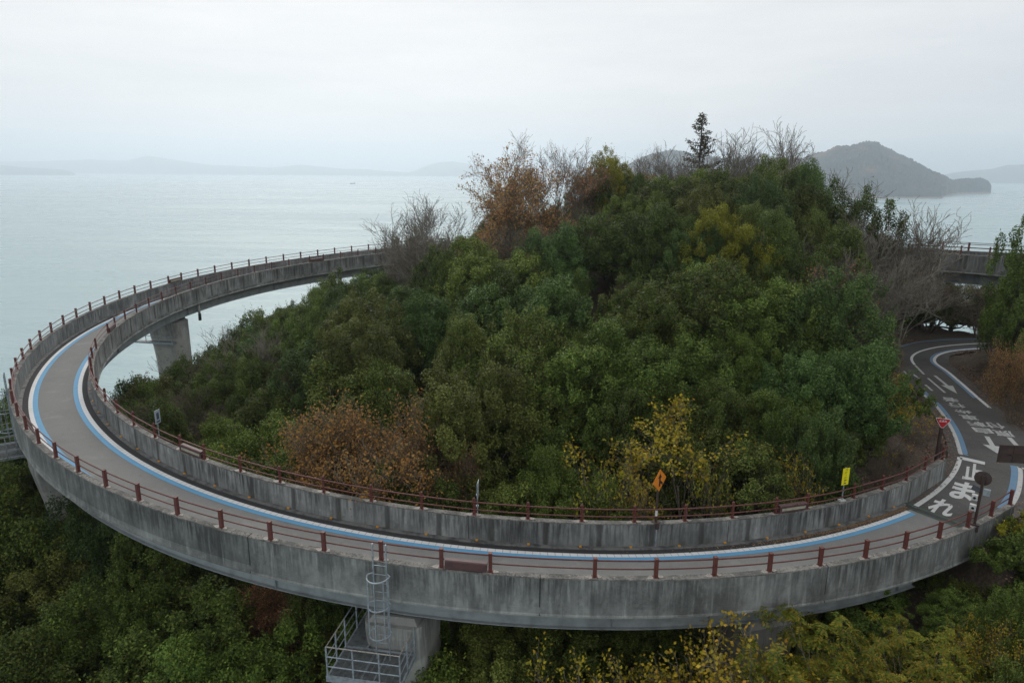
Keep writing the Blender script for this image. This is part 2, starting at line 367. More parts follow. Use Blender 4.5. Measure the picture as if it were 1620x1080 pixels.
def sweep(path, prof, s0, s1, step=0.6, closed=True, uvtop=False):
    """profile (u inward, h above wall top) carried along a path"""
    n = max(2, int(round((s1 - s0) / step)) + 1); ds = np.linspace(s0, s1, n); k = len(prof)
    v = np.zeros((n, k, 3)); uv = np.zeros((n, k, 2))
    for i, d in enumerate(ds):
        p = path.p(d); nn = path.inn(d)
        for j, (u, h) in enumerate(prof):
            v[i, j] = (p[0] + nn[0] * u, p[1] + nn[1] * u, p[2] + h); uv[i, j] = (d, h)
    fs = []
    for i in range(n - 1):
        for j in range(k if closed else k - 1):
            a = i * k + j; b = i * k + (j + 1) % k
            fs.append((a, a + k, b + k, b))
    if closed: fs += [tuple(range(k)), tuple((n - 1) * k + j for j in range(k - 1, -1, -1))]
    return v.reshape(-1, 3), fs, uv.reshape(-1, 2)

def swept(name, path, prof, s0, s1, mat, parent, step=0.6, closed=True, smooth=False):
    v, f, uv = sweep(path, prof, s0, s1, step, closed)
    return mk(name, mk_mesh(name, v, faces=f, uv=uv, smooth=smooth), mat, parent)

# ------------------------------------------------------------------ ground
ROAD_Z = CZ - 14.5
ROADPOLY = [(16.4,27.2),(17.5,28.5),(19.2,29.6),(20.6,30.7),(22.0,32.2),(23.3,33.9),(24.6,36.2),(25.9,39.0),(26.9,41.9),(27.5,44.6),(28.3,48.0),(29.6,51.5),(31.3,54.6),(33.6,57.5),(36.6,59.9),(40.0,61.2),(48,61.8),(58,61.5),
            (58,57.0),(48,57.2),(42,57.0),(38.5,56.0),(36.2,54.6),(34.9,52.6),(34.1,49.8),(33.1,46.9),(32.0,43.6),(30.9,40.3),(30.0,37.6),(33,36.6),(38,36.0),(46,35.6),(46,29.5),(36,29.4),(30,29.6),(26.5,29.3),(23.6,28.3),(21.2,26.4),(18.6,24.6)]
def in_poly(x, y, poly):
    x = np.asarray(x, float); y = np.asarray(y, float); ins = np.zeros(x.shape, bool); n = len(poly)
    dist = np.full(x.shape, 1e9)
    for i in range(n):
        (x0, y0), (x1, y1) = poly[i], poly[(i + 1) % n]
        c = (y0 > y) != (y1 > y)
        with np.errstate(divide='ignore', invalid='ignore'):
            ins ^= c & (x < (x1 - x0) * (y - y0) / ((y1 - y0) or 1e-9) + x0)
        dx, dy = x1 - x0, y1 - y0; t = np.clip(((x - x0) * dx + (y - y0) * dy) / (dx * dx + dy * dy), 0, 1)
        dist = np.minimum(dist, np.hypot(x - x0 - t * dx, y - y0 - t * dy))
    return ins, dist
GC = np.array([  # x, y, height relative to the camera
 (0,26,-18),(-8,27,-18.5),(8,27,-16.5),(14,29,-15.2),(0,36,-15),(10,37,-13.5),(-10,38,-16.5),(18,37,-13),(0,45,-12.4),(10,46,-10.6),(-10,46,-14),
 (0,55,-10),(12,58,-5.6),(20,60,-5.4),(7,64,-5.6),(-8,58,-12.3),(15,66,-5.2),(22,52,-8.6),(24,46,-10.4),(22,41,-12),(26,60,-8.0),(0,72,-9.5),(12,76,-8.6),
 (-15,70,-16),(-20,60,-16.8),(-15,56,-14.2),(-18,48,-16.4),(-26,52,-23),(-29,60,-25),(-18,36,-19),(-12,30,-19.5),(-24,42,-21.5),(-36,45,-22),(-32,34,-23),
 (-22,25,-25.5),(-12,17,-25),(-4,20,-23.5),(3,17,-22.5),(9,19,-19.5),(13,18,-18.5),(18,21,-16.8),(22,23,-15.6),(24,20,-16),(30,22,-15),(0,5,-26),(15,5,-22),(-20,8,-29),(30,5,-18),(0,-12,-28),
 (24,38,-14.2),(25,31,-14.6),(30,33,-14.6),(30,47,-14.6),(34,55,-14.6),(33,44,-13.6),(36,42,-12),(40,46,-10.8),(36,49,-12.8),(42,52,-12),(44,40,-9.5),(50,30,-12),
 (-45,48,-38),(-42,62,-42),(-52,40,-48),(-36,74,-42),(-22,84,-30),(-8,92,-22),(10,94,-16),(28,86,-15),(40,76,-17),(50,66,-18),(60,60,-22),(-30,16,-36),(-45,10,-52),
 (0,108,-40),(25,106,-34),(48,92,-36),(66,76,-38),(70,40,-26),(70,10,-26),
 (-66,60,-66),(-64,20,-66),(-55,85,-66),(-35,105,-66),(-5,125,-66),(30,125,-66),(60,110,-66),(88,90,-66),(98,50,-66),(98,10,-66),(80,-25,-66),(30,-45,-66),(-20,-40,-66),(-55,-15,-66)], float)
def _tps(r): return np.where(r < 1e-6, 0, r * r * np.log(np.maximum(r, 1e-6)))
_n = len(GC); _K = _tps(np.hypot(GC[:, None, 0] - GC[None, :, 0], GC[:, None, 1] - GC[None, :, 1])) + np.eye(_n) * 6.0
_Pm = np.c_[np.ones(_n), GC[:, :2]]
_W = np.linalg.solve(np.block([[_K, _Pm], [_Pm.T, np.zeros((3, 3))]]), np.r_[GC[:, 2], 0, 0, 0])
_PQ = PO.q[::4]; _PS = PO.S[::4]
_PN = np.array([PO.inn(d) for d in _PS])
_PC = _PQ.copy(); _PC[:, :2] += _PN * WID / 2
def ramp_near(x, y):
    """distance to the ramp's centre line and its wall-top height there"""
    x = np.asarray(x, float); y = np.asarray(y, float)
    d = np.hypot(x[..., None] - _PC[:, 0], y[..., None] - _PC[:, 1]); i = d.argmin(-1)
    return np.take_along_axis(d, i[..., None], -1)[..., 0], _PC[i, 2], _PS[i]
def ground(x, y):
    x = np.asarray(x, float); y = np.asarray(y, float); sh = x.shape; x = x.ravel(); y = y.ravel()
    z = np.zeros(len(x))
    for a in range(0, len(x), 8000):
        b = slice(a, a + 8000)
        r = np.hypot(x[b, None] - GC[None, :, 0], y[b, None] - GC[None, :, 1])
        z[b] = _tps(r) @ _W[:_n] + _W[_n] + _W[_n + 1] * x[b] + _W[_n + 2] * y[b]
    z += CZ + 0.25 * np.sin(x * 0.9 + 1.3 * np.sin(y * 0.31)) * np.cos(y * 0.8) + 0.18 * np.sin(x * 2.1 - y * 1.7)
    d, zt, s = ramp_near(x, y)
    lim = np.where(s > 9, zt - 4.0, zt - 2.2 - 0.2 * s)
    k = np.clip((6.5 - d) / 3.5, 0, 1); k = k * k * (3 - 2 * k)
    z = np.where(s > JOINT, np.minimum(z, z * (1 - k) + np.minimum(z, lim) * k), z)
    z = np.maximum(z, SEA - 8)
    ins, dist = in_poly(x, y, ROADPOLY)
    k = np.where(ins, 1, np.clip(1 - (dist - 0.9) / 1.6, 0, 1)); k = k * k * (3 - 2 * k)
    rz = np.where(ins, ROAD_Z - 0.25, ROAD_Z + 0.02)
    k = np.where((s > JOINT + 1.5) & (s < 40) & (d < 3.0), 0, k)
    z = z * (1 - k) + rz * k
    return z.reshape(sh)

gx = np.arange(-72, 102, 0.75); gy = np.arange(-48, 128, 0.75)
X, Y = np.meshgrid(gx, gy); Z = ground(X, Y)
nx, ny = len(gx), len(gy)
idx = np.arange(nx * ny).reshape(ny, nx)
qd = np.stack([idx[:-1, :-1], idx[:-1, 1:], idx[1:, 1:], idx[1:, :-1]], -1).reshape(-1, 4)
t = NT('forest_floor'); o_ = t.objc()
a_ = t.noise(0.5, 6, 0.65, o_); b_ = t.noise(7, 6, 0.7, o_)
col = t.mix(t.rampf(a_, 0.35, 0.65), (0.05, 0.038, 0.027), (0.08, 0.06, 0.043))
col = t.mix(t.rampf(b_, 0.4, 0.7, 0, 0.8), col, (0.145, 0.1, 0.068))
col = t.mix(t.rampf(t.noise(1.1, 4, 0.6, o_), 0.55, 0.7, 0, 0.6), col, (0.03, 0.042, 0.016))
t.bump(b_, 0.8, 0.06); t.base(col, 0.95)
gobj = mk('ground', mk_mesh('ground', np.c_[X.ravel(), Y.ravel(), Z.ravel()], quads=qd, smooth=True), t.m)
tag(gobj, 'wooded hillside soil with brown leaf litter', kind='structure')

# ------------------------------------------------------------------ sea
t = NT('sea_water'); o_ = t.objc()
st1 = t.noise(1.0, 5, 0.6, t.mapping(o_, (0.0009, 0.006, 1)), 0.6)
st2 = t.noise(1.0, 4, 0.6, t.mapping(o_, (0.004, 0.022, 1)), 0.4)
cur = t.math('ADD', t.math('MULTIPLY', st1, 0.6), t.math('MULTIPLY', st2, 0.4))
col = t.mix(t.rampf(cur, 0.36, 0.64), (0.225, 0.345, 0.36), (0.325, 0.44, 0.445))
wv = t.noise(1.0, 4, 0.65, t.mapping(o_, (0.16, 0.34, 1)), 0.3)
wv2 = t.noise(1.0, 4, 0.6, t.mapping(o_, (0.018, 0.05, 1)), 0.5)
hgt = t.math('ADD', t.math('MULTIPLY', wv, 0.5), t.math('MULTIPLY', wv2, 2.2))
nd = t.n('Bump'); nd.inputs['Distance'].default_value = 1.0
t.t.links.new(t.rampf(cur, 0.35, 0.65, 0.3, 0.7), nd.inputs['Strength']); t.t.links.new(hgt, nd.inputs['Height'])
t.t.links.new(nd.outputs[0], t.p.inputs['Normal'])
t.base(col, t.rampf(cur, 0.35, 0.65, 0.22, 0.34)); t.p.inputs['IOR'].default_value = 1.33
sv = [(-15000, -15000, SEA), (15000, -15000, SEA), (15000, 15000, SEA), (-15000, 15000, SEA)]
sea = mk('sea', mk_mesh('sea', sv, faces=[(0, 1, 2, 3)]), t.m); tag(sea, 'calm pale grey green strait', kind='structure')

# ------------------------------------------------------------------ islands
def island_mat(name, rock=True):
    t = NT(name); g = t.n('NewGeometry'); sep = t.n('SeparateXYZ'); t.t.links.new(g.outputs['Position'], sep.inputs[0])
    o = t.objc(); a = t.noise(0.02, 6, 0.7, o); b = t.noise(0.006, 4, 0.6, o)
    col = t.mix(t.rampf(a, 0.4, 0.62), (0.006, 0.016, 0.018), (0.04, 0.066, 0.055))  # forest greens shifted to blue: some distance haze is painted into the base colour
    vo = t.n('TexVoronoi'); vo.inputs['Scale'].default_value = 0.07; t.t.links.new(o, vo.inputs['Vector'])
    col = t.mix(t.rampf(vo.outputs['Distance'], 0.1, 0.7, 0.0, 0.75), col, (0.004, 0.012, 0.015))
    col = t.mix(t.rampf(t.noise(0.011, 5, 0.65, o), 0.54, 0.66, 0, 0.8), col, (0.15, 0.075, 0.04))
    col = t.mix(t.rampf(b, 0.55, 0.7, 0, 0.5), col, (0.08, 0.075, 0.045))
    if rock:
        f = t.rampf(t.math('ADD', sep.outputs[2], t.math('MULTIPLY', a, -6)), 0.0, 2.5, 1, 0)
        col = t.mix(f, col, (0.3, 0.24, 0.19))
    t.base(col, 0.95); return t.m
M['island'] = island_mat('island_forest_haze_tint'); M['far_hill'] = island_mat('far_hill_forest_haze_tint', False)
def vnoise(x, y, seed):
    rs = np.random.RandomState(seed); g = rs.rand(64, 64)
    xi = np.floor(x).astype(int); yi = np.floor(y).astype(int); fx = x - xi; fy = y - yi
    fx = fx * fx * (3 - 2 * fx); fy = fy * fy * (3 - 2 * fy)
    G = lambda a, b: g[a % 64, b % 64]
    return (G(xi, yi) * (1 - fx) + G(xi + 1, yi) * fx) * (1 - fy) + (G(xi, yi + 1) * (1 - fx) + G(xi + 1, yi + 1) * fx) * fy
def island(name, ridge, dist, half, mat, label, seed, nu=160, nv=40, bump=0.06, tree=0.0, rough=1.0):
    """ridge: (azimuth tangent, height above the sea, half-width factor) from end to end at a distance"""
    rd = np.array(ridge, float); u = np.linspace(rd[0, 0], rd[-1, 0], nu); h = np.interp(u, rd[:, 0], rd[:, 1])
    wd = np.interp(u, rd[:, 0], rd[:, 2]) if rd.shape[1] > 2 else np.ones(nu)
    sh = np.interp(u, rd[:, 0], rd[:, 3]) if rd.shape[1] > 3 else np.zeros(nu)
    v = np.linspace(-1, 1, nv); U, V = np.meshgrid(np.arange(nu), v)
    yy = dist + sh[U] + V * half * wd[U]; xx = u[U] * yy
    prof = np.cos(np.clip(np.abs(V), 0, 1) * math.pi / 2) ** 0.9
    z = h[U] * prof
    amp = bump * h.max()
    for k, sc in ((1, 6), (0.5, 13), (0.25, 27), (0.12, 60)):
        z += bump * h[U] * k * rough * (vnoise(U / nu * sc * 2, (V + 1) * sc * 0.7, seed + int(sc)) - 0.5) * prof ** 0.5
    if tree: z += tree * np.random.RandomState(seed).rand(*z.shape) * np.clip(z / 6, 0, 1)
    z = np.where(np.abs(V) > 0.995, -3, z); z = np.where((U == 0) | (U == nu - 1), -3, z)
    ix = np.arange(nu * nv).reshape(nv, nu)
    q = np.stack([ix[:-1, :-1], ix[:-1, 1:], ix[1:, 1:], ix[1:, :-1]], -1).reshape(-1, 4)
    o = mk(name, mk_mesh(name, np.c_[xx.ravel(), yy.ravel(), z.ravel() + SEA], quads=q, smooth=tree == 0), mat)
    return tag(o, label, kind='structure')
T_ = lambda px: (px - 810) / 1080.0
def sil(d, pts, wf=None, dip=0.0):    # silhouette (px, px above the water line horizon) -> ridge
    return [(T_(p[0]) * 0.955, CZ + p[1] * 0.95 / 1080.0 * d, p[2] if len(p) > 2 else 1.0, p[3] if len(p) > 3 else 0.0) for p in pts]
island('island', sil(2200, [(960, -15, .5), (985, 4, .8), (1005, 16, 1), (1035, 26, 1), (1060, 28, 1), (1090, 24, 1), (1140, 18, 1), (1180, 18, 1), (1220, 18, 1), (1270, 17, 1), (1300, 26, 1), (1325, 38, 1), (1350, 42, 1), (1375, 46, 1), (1390, 44, 1), (1402, 38, 1), (1420, 30, .95), (1435, 24, .9), (1450, 20, .85), (1465, 13, .75), (1480, 6, .65), (1495, 0, .6), (1508, -7, .55), (1516, -12, .4, 100), (1530, -11, .25, 210), (1550, -9.5, .25, 240), (1562, -9, .25, 250), (1571, -12, .22, 250), (1576, -15, .2, 250), (1580, -20, .15, 250), (1583, -26, .08, 250)]),
       2200, 420, M['island'], 'steep forested island with a low rocky cape across the water', 3, 460, 130, 0.2, 10.0)
island('headland', sil(1850, [(1330, -12, .6), (1370, -14, 1), (1420, -18, 1), (1460, -22, 1), (1490, -23, .8), (1503, -24, .5), (1506, -34, .2)]),
       1880, 60, M['island'], 'low rocky point below the forested island', 9, 120, 16, 0.1, 3.5)
island('hills', sil(6500, [(1470, -9), (1500, 0), (1520, 5), (1545, 8), (1575, 10), (1600, 17), (1620, 18), (1660, 22), (1720, 14), (1800, 5), (1850, -9)]), 6500, 700, M['far_hill'], 'hazy blue hills behind the cape at the right edge', 21, 120, 20, 0.04)
island('islet', sil(6500, [(-160, 2), (-60, 6), (-10, 4), (5, 3.2), (20, 1.2), (50, 0), (85, -2), (100, -5), (106, -10)]), 6500, 300, M['far_hill'], 'low blue islet on the horizon at the left edge', 33, 120, 20, 0.05)
island('mountains', sil(9300, [(-120, 6), (-20, 10), (60, 12), (130, 14), (190, 13), (225, 21), (245, 18), (290, 11), (330, 7), (370, 6), (420, 4), (470, 9), (500, 6), (540, 2), (560, 3), (600, 0), (640, -2), (660, -5)]), 9400, 700, M['far_hill'], 'faint hazy mountain range along the left horizon', 41, 200, 20, 0.05)
island('mountains', sil(9500, [(620, -6.5), (650, 0), (672, 9), (690, 14), (712, 16), (735, 13), (760, 10), (790, 14), (840, 10), (900, 14), (960, 4), (990, -6.5)]), 9600, 700, M['far_hill'], 'faint hazy hills on the horizon behind the autumn trees', 47, 160, 20, 0.05)

# ------------------------------------------------------------------ road on the ground
road = mk('road', mk_mesh('road', [(x, y, ROAD_Z) for x, y in ROADPOLY], faces=[tuple(range(len(ROADPOLY)))[::-1]]), M['road_asph'])
tag(road, 'dark asphalt lane meeting the foot of the ramp', kind='structure')
def strip(name, pts, wdt, mat, z=0.006, side=0.0, parent=road):
    P = [Vector((p[0], p[1])) for p in pts]; v = []; f = []
    Q = []
    for i in range(len(P) - 1):
        for k in range(4): Q.append(P[i].lerp(P[i + 1], k / 4))
    Q.append(P[-1])
    if len(P) > 3:
        for _ in range(6): Q = [Q[0]] + [(Q[i - 1] + Q[i] * 2 + Q[i + 1]) / 4 for i in range(1, len(Q) - 1)] + [Q[-1]]
    for i, p in enumerate(Q):
        tt = (Q[min(i + 1, len(Q) - 1)] - Q[max(i - 1, 0)]).normalized(); n = Vector((tt.y, -tt.x))
        a = p + n * (side - 0.5) * wdt; b = p + n * (side + 0.5) * wdt
        v += [(a.x, a.y, ROAD_Z + z), (b.x, b.y, ROAD_Z + z)]
    f = [(2 * i, 2 * i + 1, 2 * i + 3, 2 * i + 2) for i in range(len(Q) - 1)]
    return mk(name, mk_mesh(name, v, faces=f), mat, parent)
def flat(name, pts, mat, z=0.006, parent=road):
    return mk(name, mk_mesh(name, [(x, y, ROAD_Z + z) for x, y in pts], faces=[tuple(range(len(pts)))]), mat, parent)
strip('white_line', [(18.0,27.95),(18.99,28.72),(19.89,29.44),(20.82,30.28),(21.76,31.21),(22.45,31.96),(23.16,32.82),(23.81,33.72)], 0.22, M['letter'])
eL = [(24.1,34.1),(24.26,34.41),(25.12,36.03),(25.88,37.6),(26.53,39.18),(27.08,40.66),(27.63,42.23),(27.82,43.26),(28.03,44.19),(28.33,45.16)]
strip('white_line', eL, 0.2, M['white_old']); strip('blue_line', eL, 0.24, M['blue_old'], 0.006, 0.96)
rW = [(30.8,41.69),(31.33,43.6),(32.01,45.83),(32.58,47.8),(33.21,49.93),(33.48,51.33),(33.69,52.42),(34.28,53.58),(35.45,55.0),(37.01,56.08),(38.52,56.76),(42,57.6)]
strip('white_line', rW, 0.22, M['white']); strip('blue_line', rW[1:], 0.2, M['blue_old'], 0.006, -1.1)
strip('white_line', [(31.74,51.82),(32.29,53.33),(33.19,54.73),(34.68,56.22),(36.84,57.58),(38.67,58.31),(41.11,59.07),(46,59.6)], 0.2, M['white'])
strip('blue_line', [(32.6,56.6),(34.42,58.17),(36.22,59.38),(37.95,59.91),(39.71,60.44),(41.55,60.63),(46,60.8)], 0.2, M['blue_old'])
for a, b in (((31.68,51.63),(30.95,49.2)), ((30.66,48.22),(29.81,44.78)), ((30.13,49.18),(29.95,48.04)), ((29.51,46.57),(29.18,45.19)), ((29.9,50.0),(29.7,49.3))):
    strip('centre_dash', [a, b], 0.16, M['white_old'])
def arrow(name, tail, tip, wd, head):
    a, b = Vector(tail), Vector(tip); d = (b - a).normalized(); n = Vector((d.y, -d.x)); m = b - d * head
    pts = [a - n * wd * .5, m - n * wd * .5, m - n * wd * 1.9, b, m + n * wd * 1.9, m + n * wd * .5, a + n * wd * .5]
    flat(name, [tuple(p) for p in pts][::-1], M['white_old'])
arrow('arrow_marking', (31.57,48.89), (30.52,44.59), 0.2, 1.9)
arrow('arrow_marking', (27.27,36.74), (26.18,34.27), 0.24, 1.2)
arrow('arrow_marking', (28.45,36.6), (27.5,33.9), 0.24, 1.2)
flat('stop_bar', [(23.91,33.85),(23.67,33.47),(24.5,32.77),(24.75,33.13)], M['letter'])
rb = [(25.9,32.7),(25.77,32.4),(25.12,31.49),(24.34,30.48),(23.67,29.66),(22.94,28.88),(22.0,28.0)]
strip('blue_line', rb, 0.28, M['blue_old']); strip('white_line', rb, 0.2, M['white_old'], 0.006, -1.25)
strip('white_line', [(26.1,32.6),(26.6,31.2),(26.9,29.9)], 0.16, M['white_old']); strip('white_line', [(26.0,31.6),(26.6,31.2)], 0.16, M['white_old'])
def glyph_mesh(ch, fat=0.02):
    c = bpy.data.curves.new('glyph', 'FONT'); c.body = ch; c.offset = fat; c.resolution_u = 3
    o = bpy.data.objects.new('glyph', c); C.objects.link(o)
    dg = bpy.context.evaluated_depsgraph_get(); me = o.evaluated_get(dg).to_mesh()
    v = np.array([tuple(k.co) for k in me.vertices]); f = [tuple(p.vertices) for p in me.polygons]
    o.evaluated_get(dg).to_mesh_clear(); bpy.data.objects.remove(o); bpy.data.curves.remove(c)
    return v, f
def ground_glyph(ch, o, ex, ey, mat, fat=0.025):
    v, f = glyph_mesh(ch, fat); lo, hi = v.min(0), v.max(0); n = (v - lo) / np.maximum(hi - lo, 1e-6)
    o, ex, ey = np.array(o), np.array(ex), np.array(ey)
    pts = o + n[:, :1] * ex + n[:, 1:2] * ey
    me = mk_mesh('painted_letter', [(x, y, ROAD_Z + 0.006) for x, y in pts], faces=f)
    if me.polygons[0].normal.z < 0: me.flip_normals()
    return mk('painted_letter', me, mat, road)
for ch, bl, br, tl in (('止', (22.24,31.08), (23.01,30.74), (23.64,33.07)), ('ま', (20.34,29.15), (21.12,28.6), (21.83,30.93)), ('れ', (18.53,27.84), (19.15,27.1), (19.79,29.08))):
    bl, br, tl = map(np.array, (bl, br, tl)); ground_glyph(ch, bl, br - bl, tl - bl, M['letter'], 0.035)
def column(text, c0, c1, wd, pitch_fill=0.8):        # lettering read by riders coming towards the ramp
    c0, c1 = np.array(c0), np.array(c1); n = len(text); step = (c1 - c0) / max(1, n - 1) if n > 1 else c1 - c0
    d = step / np.hypot(*step); right = np.array([d[1], -d[0]])
    for i, ch in enumerate(text[::-1]):
        c = c0 + step * i; ln = np.hypot(*step) * pitch_fill
        ground_glyph(ch, c - right * wd / 2 - d * ln / 2, right * wd, d * ln, M['white_old'], 0.02)
column('自転車歩行者', (29.27,43.29), (27.65,37.64), 0.95); column('原付', (28.95,38.49), (28.61,37.26), 1.0)

# ------------------------------------------------------------------ the looping ramp
ramp = empty('cycle_ramp', (0, 0, 0))
tag(ramp, 'looping elevated concrete cycle ramp with rust brown railings and blue edge lines', 'ramp')
S0, S1 = JOINT, PO.len
swept('deck_slab', PO, [(-0.13, -1.08), (WID + 0.13, -1.08), (WID + 0.13, -1.3), (WID + 0.06, -1.42), (-0.06, -1.42), (-0.13, -1.3)], S0, S1, M['conc_out'], ramp, 0.8)
swept('road_surface', PO, [(0.30, -0.985), (WID - 0.30, -0.985)], S0, S1, M['deck_asph'], ramp, 0.6, False)
for nm, a, b, h, mt, e0, e1 in (('shoulder', 0.3, 0.6, -0.98, 'shoulder', S0, S1), ('shoulder', WID - 0.6, WID - 0.3, -0.98, 'shoulder', S0, S1),
                        ('white_line', 0.57, 0.76, -0.976, 'white_rib', 14, S1), ('white_line', WID - 0.77, WID - 0.57, -0.976, 'white_rib', S0 + 0.6, S1),
                        ('blue_line', 0.76, 0.99, -0.9765, 'blue', 14, S1), ('blue_line', WID - 0.99, WID - 0.77, -0.9765, 'blue', S0 + 0.6, S1)):
    swept(nm, PO, [(a, h), (b, h)], e0, e1, M[mt], ramp, 0.6, False)
for a, b in ((0.1, 0.31), (WID - 0.31, WID - 0.1)):
    swept('kerb', PO, [(a, -1.07), (a, -0.925), (b - 0.02 if a < 1 else b, -0.925), (b, -0.95), (b, -1.07)] if a < 1 else
          [(a, -1.07), (a, -0.95), (a + 0.02, -0.925), (b, -0.925), (b, -1.07)], S0, S1, M['kerb'], ramp, 0.8)
# expansion joint at the foot
jv = []
for u in np.linspace(0.14, WID - 0.0, 8):
    p = PO.p(JOINT); n = PO.inn(JOINT); tn = PO.tan(JOINT); sh = 0.0
    jv.append((p[0] + n[0] * u, p[1] + n[1] * u, p[2]))
def jstrip(name, off, wd, mat, h):
    tn = PO.tan(JOINT); v = []; f = []
    for i, p in enumerate(jv):
        for e in (-wd / 2, wd / 2): v.append((p[0] + tn[0] * (off + e), p[1] + tn[1] * (off + e), p[2] + h))
    f = [(2 * i, 2 * i + 1, 2 * i + 3, 2 * i + 2) for i in range(len(jv) - 1)]
    mk(name, mk_mesh(name, v, faces=f), mat, ramp)
jstrip('expansion_joint', 0.0, 0.26, M['rubber'], -0.968); jstrip('joint_edge', 0.22, 0.16, M['green_joint'], -0.967); jstrip('joint_edge', -0.22, 0.16, M['green_joint'], -0.967)

def wall_sections(path, s_start, s_end, seglen, mat, foot, side, first=0.0):
    """precast parapet lengths with open joints; the coping top is a sub-part"""
    d = s_start; rr = random.Random(5 + int(seglen * 10) + (side > 0))
    while d < s_end - 0.3:
        e = min(s_end, d + seglen)
        if s_end - e < 1.5: e = s_end
        a, b = d + 0.018, e - 0.018
        t0, t1 = -0.125, 0.125
        prof = [(t0, foot), (t0, -0.012), (t0 + 0.012, 0.0), (t1 - 0.012, 0.0), (t1, -0.012), (t1, foot)]
        if side < 0 and foot < -1.2:   # outer face: drip ledge along the slab edge
            prof = [(t0, -1.40), (t0 - 0.035, -1.385), (t0 - 0.035, -1.33), (t0, -1.29), (t0, -0.012), (t0 + 0.012, 0.0), (t1 - 0.012, 0.0), (t1, -0.012), (t1, -1.06), (0.0, -1.075), (-0.05, -1.40)]
        w_ = swept('parapet_section', path, prof, a, b, mat, ramp, 0.6)
        swept('coping', path, [(t0 - 0.006, -0.03), (t0 - 0.006, 0.008), (t0 + 0.01, 0.016), (t1 - 0.01, 0.016), (t1 + 0.006, 0.008), (t1 + 0.006, -0.03)], a, b, M['coping'], w_, 0.6)
        if e < s_end: swept('joint_filler', path, [(t0 + 0.02, foot + 0.06), (t0 + 0.02, -0.02), (t1 - 0.02, -0.02), (t1 - 0.02, foot + 0.06)], e - 0.0185, e + 0.0185, M['rubber'], w_, 0.03)
        d = e
# outer path runs with inside = +u ; the inner wall is mirrored through its own path
wall_sections(PO, 0.0, S0, 6.0, M['conc_out'], -1.9, -1)
wall_sections(PO, S0, S1, 10.0, M['conc_out'], -1.45, -1)
class Flip:           # same line, profile u measured away from the loop's centre
    def __init__(s, p): s.b = p; s.len = p.len
    def p(s, d): return s.b.p(d)
    def tan(s, d): return s.b.tan(d)
    def inn(s, d): return -s.b.inn(d)
PIF = Flip(PI_)
INJ = PI_.near(16.88, 27.78) - 0.6
def wall_inner(a0, a1, foot, seg):
    d = a0
    while d < a1 - 0.3:
        e = min(a1, d + seg)
        if a1 - e < 1.5: e = a1
        prof = [(-0.125, foot), (-0.125, -0.012), (-0.113, 0.0), (0.113, 0.0), (0.125, -0.012), (0.125, foot)]
        if foot > -1.6: prof = [(-0.125, -1.40), (-0.16, -1.385), (-0.16, -1.33), (-0.125, -1.29), (-0.125, -0.012), (-0.113, 0.0), (0.113, 0.0), (0.125, -0.012), (0.125, -1.06), (0.0, -1.075), (-0.05, -1.40)]
        w_ = swept('parapet_section', PIF, prof, d + 0.012, e - 0.012, M['conc_in'], ramp, 0.5)
        swept('coping', PIF, [(-0.131, -0.03), (-0.131, 0.008), (-0.115, 0.016), (0.115, 0.016), (0.131, 0.008), (0.131, -0.03)], d + 0.012, e - 0.012, M['coping'], w_, 0.5)
        if e < a1: swept('joint_filler', PIF, [(-0.105, -1.05), (-0.105, -0.02), (0.105, -0.02), (0.105, -1.05)], e - 0.0125, e + 0.0125, M['rubber'], w_, 0.02)
        d = e
wall_inner(0.0, INJ, -1.9, 6.0); wall_inner(INJ, PI_.len, -1.45, 10.0)

# steel box girder with stiffeners under the slab
GIRD0 = 6.5
swept('girder', PO, [(0.55, -1.425), (0.55, -2.22), (WID - 0.55, -2.22), (WID - 0.55, -1.425)], GIRD0, S1, M['steel'], ramp, 0.8)
for u0, u1 in ((0.43, 0.68), (WID - 0.68, WID - 0.43)):
    swept('girder_flange', PO, [(u0, -2.221), (u1, -2.221), (u1, -2.25), (u0, -2.25)], GIRD0, S1, M['steel'], ramp, 0.8)
sb = MB().box((0, 0, 0), (0.02, 0.1, 0.76)).mesh('stiffener'); sb.materials.append(M['steel'])
for d in np.arange(GIRD0 + 1, S1, 12.0):
    for u in (0.5, WID - 0.5):
        p = PO.p(d); n = PO.inn(d); tn = PO.tan(d)
        o = mk('splice_plate', sb, None, ramp, (p[0] + n[0] * u, p[1] + n[1] * u, p[2] - 1.82)); o.rotation_euler.z = math.atan2(tn[1], tn[0])

# railings
PH = 0.66
pm = MB(); pm.box((0, 0, PH / 2), (0.115, 0.115, PH)); pm.box((0, 0, PH + 0.012), (0.13, 0.13, 0.024)); pm.box((0, 0.0, 0.012), (0.19, 0.19, 0.024))
post_box = pm.mesh('railing_post'); post_box.materials.append(M['rail'])
pr = MB(); pr.tube([(0, 0, 0), (0, 0, PH - 0.03), (0, 0, PH + 0.01), (0, 0, PH + 0.035)], [0.058, 0.058, 0.05, 0.022], 10); pr.box((0, 0, 0.012), (0.19, 0.19, 0.024))
pr.tube([(0, 0, PH - 0.09), (0, 0, PH - 0.05)], 0.066, 10)
post_round = pr.mesh('railing_post'); post_round.materials.append(M['rail'])
pads = []
for k in range(4):
    rs = random.Random(k); P_ = []
    for j in range(11):
        a = 6.2832 * j / 11; P_.append((math.cos(a) * 0.27 * rs.uniform(0.7, 1.3), math.sin(a) * 0.118 * rs.uniform(0.85, 1.0)))
    pads.append(MB().prism(P_, 0.012, 0.034).mesh('mortar_pad')); pads[-1].materials.append(M['mortar'])
